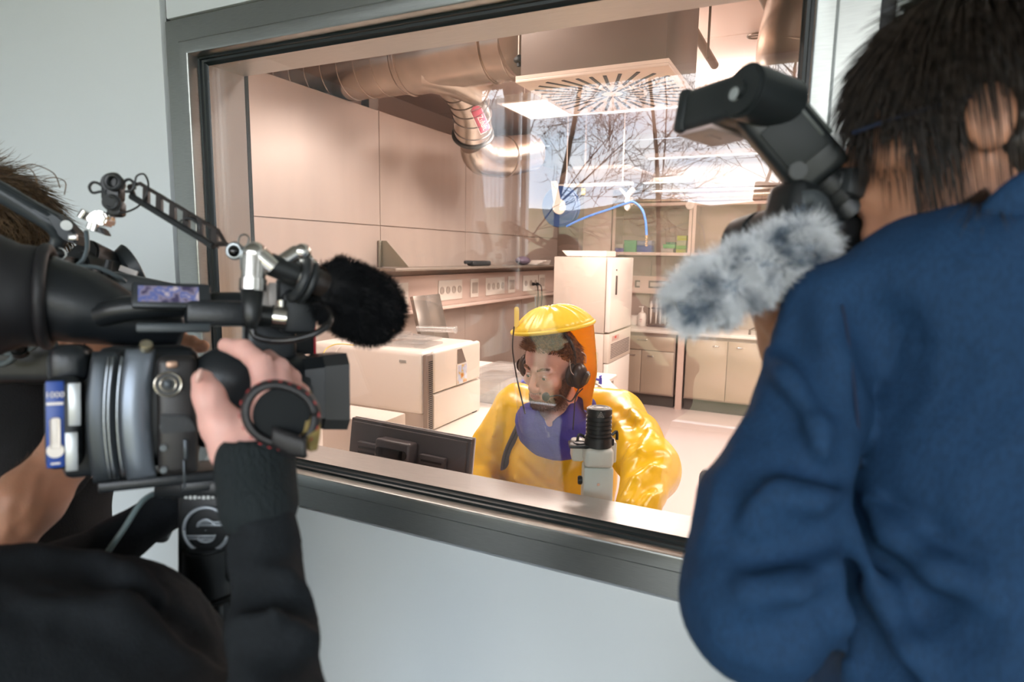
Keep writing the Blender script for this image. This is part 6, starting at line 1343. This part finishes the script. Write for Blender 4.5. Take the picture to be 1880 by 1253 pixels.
# ---------------------------------------------------------------- tripod head under the front camera
h0_ = at(385, 900, .90); t = thing('tripod', 'black tripod with a round silver emblem under the front video camera', 'tripod', (h0_.x, h0_.y, HZ))
TB = mat('tripod_black', (.010, .012, .013), .4)
rot_ = Matrix((RT, FW, UP)).transposed()
dsc = at(379, 973, .86)
obj('head_block', MB().box(dsc + FW * .03, (.09, .055, .155), .012, rot=rot_, seg=3).box(at(385, 890, .88), (.12, .07, .022), .004, rot=rot_), TB, t)
EM = mat('emblem_silver', (.38, .42, .45), .35, .5); q = MB(fr(dsc - FW * .0005, RT, z=UP)); R_ = .0305
q.tube([(R_ * cos(a), 0, R_ * sin(a)) for a in np.linspace(.42, pi - .0 + .0, 26)] , .0026, 8); q.tube([(R_ * cos(a), 0, R_ * sin(a)) for a in np.linspace(pi, 2 * pi - .3, 26)], .0026, 8)
q.tube([(-.0115, 0, .004), (-.010, 0, .009), (0, 0, .014), (.010, 0, .009), (.012, 0, .005)], .0020, 8, smooth=4).tube([(-.0125, 0, -.011), (-.008, 0, -.015), (0, 0, -.017), (.009, 0, -.014), (.012, 0, -.007)], .0020, 8, smooth=4)
q.tube([(-.012, 0, .0065), (.032, 0, .0065)], .0018, 8).tube([(-.008, 0, .0105), (.030, 0, .0105)], .0014, 8).tube([(-.031, 0, -.0085), (.012, 0, -.0085)], .0018, 8).tube([(-.029, 0, -.0125), (.008, 0, -.0125)], .0014, 8)
obj('round_emblem', q, EM, t, 180, label='silver circle with an S-shaped double bar')
lt = MB(fr(at(366, 914, .845), RT, z=UP))
for i in range(7): lt.box((-.018 + i * .006, 0, 0), (.004, .001, .0045 if i % 3 else .003))
obj('white_print', lt, mat('print_pale', (.5, .52, .5), .4), t)
q = MB(fr(dsc + Vector((0, 0, -.03)) - FW * .0005, RT, z=UP)); text('-', fr(dsc - FW * .002, RT, y=UP), .006, EM, t, 'emblem_letter')
low = at(385, 1060, .88)
g_ = MB().cyl((low.x, low.y, low.z + .05), (low.x, low.y, low.z - .02), .032, .036, 32, .004).cyl((low.x, low.y, low.z - .02), (low.x, low.y, low.z - .05), .042, .042, 32, .003)
obj('panning_base', g_, TB, t)
q = MB()
for i in range(16): a = i * pi / 8; q.box((low.x + cos(a) * .043, low.y + sin(a) * .043, low.z - .035), (.004, .006, .022), .001, rot=a)
obj('ring_notch', q, mat('notch_grey', (.08, .09, .09), .4), t)
obj('bowl', MB().lathe([(.02, -.07), (.045, -.05), (.062, -.02), (.066, 0), (.05, .008)], (low.x, low.y, low.z - .06), (0, 0, 1), 36), TB, t)
kb2 = at(335, 1100, .84); obj('locking_knob', MB().cyl(kb2, kb2 + (low - Vector((0, 0, .04)) - kb2) * .5, .026, .018, 20, .004), mat('knob_dark_brown', (.03, .022, .018), .4), t)
obj('pan_arm', MB().tube([at(350, 900, .92), at(322, 920, .93), at(290, 985, .94)], .016, 16, smooth=4), TB, t, 180)
for i in range(3):
    a = radians(100 + i * 120); top = Vector((low.x + cos(a) * .04, low.y + sin(a) * .04, low.z - .10)); ft_ = Vector((low.x + cos(a) * .20, low.y + sin(a) * .20, HZ + .01))
    lg = obj('leg', MB().cyl(top, top.lerp(ft_, .55), .016, .015, 16, .002).cyl(top.lerp(ft_, .5), ft_, .011, .010, 16), TB, t); obj('rubber_foot', MB().ball(ft_ + Vector((0, 0, .008)), .018, 16), M_DARK2, lg)

# ---------------------------------------------------------------- second camera operator behind
t = thing('person', 'brown-haired person in a black T-shirt half hidden behind the video cameras', 'person', (-1.42, -.55, HZ))
BT = mat('black_tshirt', (.012, .012, .013), .9, bump=.3, bscale=400, spec=.2)
s = SD()
chainp(s, [(-70, 770, 1.25, 175), (60, 780, 1.25, 160)], .06); chainp(s, [(0, 900, 1.25, 170), (20, 1150, 1.22, 170)], .06)
hpB = at(20, 1200, 1.25); hpB.z = 1.0; s.cap(at(20, 1150, 1.22), hpB, .17, .15, k=.05)
chainp(s, [(60, 770, 1.20, 90), (90, 850, 1.12, 78)], .03)
wC = wrinkle(.004, 22, 51); s.obj('t_shirt', BT, .009, t, disp=wC)
s = SD()
for dx in (-.10, .10):
    a = hpB + Vector((dx, 0, -.02)); s.chain([a, (a.x, a.y + .02, .58), (a.x, a.y, .24)], [.115, .078, .055], k=.03)
s.obj('trousers', mat('blue_grey_jeans', (.04, .05, .075), .85), .012, t, disp=wrinkle(.004, 30, 3))
s = SD()
for dx in (-.10, .10): s.cap((hpB.x + dx, hpB.y - .05, HZ + .045), (hpB.x + dx, hpB.y + .16, HZ + .035), .045, .035, k=.02)
s.obj('shoe', mat('shoe_leather', (.015, .012, .01), .35), .008, t)
SKA = skinmat('tan_skin', (.62, .32, .20))
s = SD(); chainp(s, [(-40, 1010, .90, 66), (55, 918, .92, 56), (130, 830, .96, 42)], .02); chainp(s, [(130, 830, .96, 42), (140, 740, .98, 40)], .02); chainp(s, [(-40, 1010, .90, 66), (-190, 1060, .98, 84), (-170, 800, 1.2, 90)], .03)
for i, (x0, y0) in enumerate(((118, 640), (140, 634))): chainp(s, [(140, 740, .98, 32), (118 + i * 14, 680, .98, 16), (x0 - 4, y0 - 4, .97, 13), (x0 + 8, y0 - 22, .97, 10)], .006)
s.obj('forearm', SKA, .004, t, disp=wrinkle(.0008, 120, 3), label='bare tanned forearm')
P_, D_ = [], []; rnd = random.Random(2); fa, fb2 = at(-30, 1000, .90), at(125, 835, .96); da = (fb2 - fa).normalized(); Bf = basis(da)
for _ in range(900):
    u = rnd.random(); a = rnd.uniform(0, 2 * pi); rr_ = (sh(64, .90) * (1 - u) + sh(44, .96) * u) * .98; n_ = Bf.col[0] * cos(a) + Bf.col[1] * sin(a); P_.append(fa.lerp(fb2, u) + n_ * rr_); D_.append(n_ * .4 + da)
obj('arm_hair', strands(P_, D_, .012, .00018, 2, .1, .4, rnd=rnd), mat('arm_hair', (.12, .06, .03), .6), t, 180)
s = SD(); chainp(s, [(200, 640, 1.05, 34), (262, 628, 1.05, 26)], .02)
for (xa, ya, xb, yb, r) in ((250, 618, 280, 612, 14), (262, 628, 330, 616, 15), (270, 636, 352, 628, 15), (270, 644, 372, 636, 14), (240, 650, 345, 645, 13)): chainp(s, [(xa, ya, 1.05, r), ((xa + xb) / 2, (ya + yb) / 2 - 3, 1.03, r), (xb, yb, 1.02, r * .85)], .004)
chainp(s, [(200, 640, 1.05, 30), (235, 740, 1.10, 36), (130, 830, 1.18, 60)], .02)
s.obj('hand', SKA, .003, t, label='hand with fingers round the camera')
hB = at(-2, 458, 1.18); dF4 = (RT * .75 + FW * .65); dF4.z = -.05; dF4.normalize(); x4 = dF4.cross(Vector((0, 0, 1))).normalized(); HM4 = Matrix((x4, dF4, x4.cross(dF4))).transposed().to_4x4(); HM4.translation = hB
sd = head_sd(HM4, 1.02); sd.M = Matrix.Identity(4); sd.cap(hB + Vector((0, 0, -.09)), at(-10, 720, 1.25), .056, .075, k=.03)
sd.obj('head', SKA, .0045, t); eyes(HM4, 1.02, t, (0, 1, 0))
BH = hairmat('mid_brown_hair', (.055, .032, .014), (.19, .115, .055), .38)
s = SD(HM4); s.ell((0, -.018, .045), (.092, .112, .098)); s.ell((0, -.05, -.03), (.080, .066, .08), k=.03); s.ell((0, .105, -.05), (.13, .06, .12), k=.01, op=-1); s.ell((0, 0, -.18), (.2, .2, .09), k=.01, op=-1)
hob = s.obj('hair', BH, .0045, t, disp=wrinkle(.004, 90, 4))
def fl4(p, v):
    g_ = Vector((v.x * .3, .55 if p.z > .05 else -.1, -.7)); g_ = g_ - v * g_.dot(v); return g_ + v * .14
hair_cap(HM4, 1.19, 4200, lambda p: p.z > -.06 and not (p.y > .075 and p.z < .03), .075, .0010, BH, 'hair_strands', hob, flow=fl4, curl=.45, droop=.25, seg=6, rnd=random.Random(6))
wisps = [([at(110, 345, 1.1), at(98, 318, 1.1), at(60, 302, 1.1), at(35, 308, 1.1)]), ([at(118, 358, 1.1), at(120, 335, 1.1), at(100, 326, 1.1), at(80, 330, 1.1)]), ([at(70, 340, 1.1), at(60, 315, 1.1), at(45, 308, 1.1)])]
q = MB()
for w_ in wisps: q.tube(w_, .0009, 6, smooth=5)
obj('hair_wisp', q, BH, t, 180)

# ---------------------------------------------------------------- second video camera with its clamp arm
q0 = at(90, 620, 1.10)
t = thing('video_camera', 'second black video camera behind, with a slim carrying handle and round lens shade', 'video camera', q0)
KB_ = Matrix((RT, FW, UP)).transposed()
DG = mat('camera_dark_grey', (.028, .035, .038), .38); DK = mat('camera_near_black', (.010, .012, .013), .4)
HB1 = [at(-60, 318, .96), at(0, 352, .98), at(60, 388, 1.0), at(96, 412, 1.01), at(108, 436, 1.02), at(96, 458, 1.02), at(60, 478, 1.02), at(20, 492, 1.0)]
obj('handle', MB().tube(HB1, .014, 16, smooth=6, rs=[.014, .016, .016, .015, .012, .010, .010, .012]), DG, t, 180)
obj('handle_top', MB().prism([at(-60, 300, .97), at(0, 336, .98), at(120, 400, 1.02), at(152, 432, 1.03), at(150, 452, 1.03), at(120, 440, 1.02), at(100, 408, 1.01), at(-60, 330, .97)], FW, .03, .003), DG, t)
obj('handle_screw', MB().cyl(at(122, 414, 1.0), at(122, 414, .985), .008, .008, 16, .001).cyl(at(110, 466, 1.0), at(110, 466, .98), .009, .009, 16, .001).box(at(134, 436, .998), (.014, .006, .010), .002, rot=KB_), mat('screw_steel', (.5, .5, .48), .3, .9), t)
obj('body', MB().box(at(60, 600, 1.05), (.20, .10, .19), .02, rot=KB_, seg=3).box(at(60, 490, 1.06), (.16, .07, .03), .006, rot=KB_).box(at(110, 530, 1.08), (.14, .09, .05), .01, rot=KB_), DK, t)
obj('lens', MB().cyl(at(130, 500, 1.06), at(215, 520, 1.14), .040, .044, 32, .004).cyl(at(150, 470, 1.08), at(205, 500, 1.14), .032, .036, 28, .003), DK, t)
obj('lens_shade', MB().lathe([(.02, -.015), (.05, -.005), (.058, .01), (.056, .012), (.04, .0), (.0, -.005)], at(238, 508, 1.15), RT * .5 + FW * .45 + UP * .3, 40), DG, t)
obj('side_rod', MB().cyl(at(60, 478, .99), at(170, 520, 1.03), .006, .006, 12).cyl(at(50, 492, .99), at(150, 525, 1.02), .005, .005, 12).ball(at(108, 466, .985), .011, 14).cyl(at(200, 478, 1.03), at(190, 520, 1.03), .006, .008, 12).box(at(160, 505, 1.02), (.04, .03, .02), .003, rot=KB_), DK, t)
obj('label_plate', MB().box(at(236, 498, 1.06), (.032, .003, .010), .001, rot=KB_ @ Matrix.Rotation(radians(20), 3, 'Y')), M_WHITE, t, label='small white label')
obj('front_block', MB().box(at(270, 530, 1.06), (.10, .05, .035), .005, rot=KB_ @ Matrix.Rotation(radians(12), 3, 'Y')), DG, t)
CB = mat('cable_grey', (.10, .13, .14), .4)
q = MB(); q.tube([at(158, 425, 1.0), at(160, 455, .99), at(150, 480, .985), at(125, 495, .98), at(95, 500, .985)], .0035, 8, smooth=6).tube([at(115, 500, .97), at(140, 490, .97), at(180, 492, .975), at(215, 508, .98), at(230, 518, .99)], .0035, 8, smooth=6)
obj('cable', q, CB, t, 180)
q = MB(); q.tube([at(90, 600, .95), at(60, 640, .96), at(20, 650, .97), at(-30, 640, .97)], .0035, 8, smooth=6).tube([at(85, 600, .95), at(100, 625, .95), at(105, 640, .96)], .003, 8, smooth=6).tube([at(30, 600, .95), at(36, 640, .96), at(10, 668, .97), at(-30, 662, .97)], .005, 8, smooth=6)
obj('rear_cable', q, CB, t, 180); obj('rear_connector', MB().cyl(at(28, 628, .95), at(36, 645, .96), .011, .011, 16, .001).cyl(at(36, 643, .955), at(38, 650, .96), .0112, .0112, 16), DK, t)
# articulated arm
a_hi = at(208, 338, 1.00); t = thing('articulated_arm', 'black perforated camera arm with ball clamps sloping down in front of the window frame', 'arm', at(205, 400, 1.0))
AB = mat('arm_black', (.014, .016, .017), .38)
obj('ball_clamp', MB().cyl(a_hi + FW * .012, a_hi - FW * .012, .0150, .0150, 28, .003).ring(at(208, 334, .985), FW, .011, .004, 28, 8).box(at(208, 352, 1.0), (.030, .022, .034), .006, rot=KB_), AB, t)
obj('wing_lever', MB().tube([at(196, 352, .99), at(186, 340, .99), at(172, 335, .99), at(164, 343, .99), at(170, 354, .99), at(186, 352, .99), at(196, 356, .99)], .0022, 8, smooth=6), AB, t, 180)
obj('wing_lever', MB().tube([at(224, 348, .99), at(228, 334, .99), at(238, 330, .99), at(246, 338, .99), at(242, 350, .99), at(230, 352, .99)], .0024, 8, smooth=6), AB, t, 180)
obj('lower_ball', MB().cyl(at(205, 372, 1.012), at(205, 372, .982), .0135, .0135, 26, .003).ring(at(205, 372, .981), FW, .0095, .0025, 26, 8).box(at(214, 384, 1.0), (.024, .02, .026), .006, rot=KB_), AB, t)
obj('ball_shaft', MB().cyl(at(203, 392, 1.0), at(196, 408, 1.0), .0055, .0055, 14), SILV, t)
obj('shoe_clamp', MB().prism([at(168, 398, 1.0), at(186, 388, 1.0), at(200, 392, 1.0), at(206, 404, 1.0), at(200, 416, 1.0), at(176, 414, 1.0), at(166, 408, 1.0)], FW, .028, .003).cyl(at(150, 400, .99), at(158, 388, .99), .007, .007, 14).cyl(at(164, 420, .99), at(168, 408, .99), .005, .005, 12).cyl(at(172, 424, .99), at(176, 410, .99), .005, .005, 12), SILV, t)
obj('clamp_jaw', MB().prism([at(176, 414, 1.0), at(192, 420, 1.0), at(200, 434, 1.0), at(172, 424, 1.0)], FW, .02, .002), M_DARK, t)
# perforated strip arm: outline rails with cross struts
A0, A1 = at(238, 342, 1.0), at(428, 456, .93); aa = (A1 - A0).normalized(); an = (UP - aa * UP.dot(aa)).normalized(); Lr = (A1 - A0).length
q = MB(); W2 = .0125
q.tube([A0, A0 + aa * Lr * .08 + an * W2, A0 + aa * Lr * .84 + an * W2 * .9, A0 + aa * Lr * .93, A1], .0032, 8).tube([A0 + aa * .0, A0 + aa * Lr * .08 - an * W2, A0 + aa * Lr * .84 - an * W2 * .9, A0 + aa * Lr * .93], .0042, 8)
for i in range(6):
    u = .12 + i * .132; p = A0 + aa * Lr * u; q.prism([p + an * W2, p + aa * .012 + an * W2, p + aa * .026 - an * W2, p + aa * .012 - an * W2], FW, .007)
obj('perforated_strip', q, mat('arm_brown_black', (.030, .024, .022), .3), t)
obj('lower_rail', MB().tube([A0 + aa * Lr * .06 - an * W2 - FW * .003, A0 + aa * Lr * .86 - an * W2 - FW * .003], .0052, 10), AB, t)
obj('thread_cord', MB().tube([at(248, 348, .99), at(250, 325, .99), at(264, 320, .99), at(272, 335, .985), at(270, 355, .98), at(255, 378, .985), at(230, 390, .99), at(205, 390, .995)], .0015, 8, smooth=6), AB, t, 180)
obj('thread_cord', MB().tube([at(312, 398, .975), at(316, 406, .97), at(326, 410, .97), at(334, 404, .965)], .0012, 8, smooth=5).tube([at(340, 402, .955), at(352, 402, .953), at(364, 412, .95), at(368, 424, .95)], .0028, 8, smooth=5), AB, t, 180)
obj('end_clamp', MB().ring(at(431, 461, .925), FW, .0095, .0042, 32, 10).box(at(447, 465, .925), (.016, .008, .020), .004, rot=KB_).prism([at(441, 470, .925), at(449, 474, .925), at(447, 496, .92), at(443, 496, .92)], FW, .006), mat('clamp_grey', (.30, .33, .34), .3, .6), t)
obj('end_ball', MB().ball(at(430, 462, .922), .0085, 20), mat('ball_dark', (.06, .06, .06), .15, .9), t, 180)
obj('end_lever', MB().tube([at(444, 458, .92), at(438, 446, .92), at(441, 434, .92), at(450, 431, .92), at(457, 437, .92), at(455, 448, .92), at(449, 457, .92)], .0014, 8, smooth=6), mat('wire_grey', (.12, .12, .11), .3, .8), t, 180)
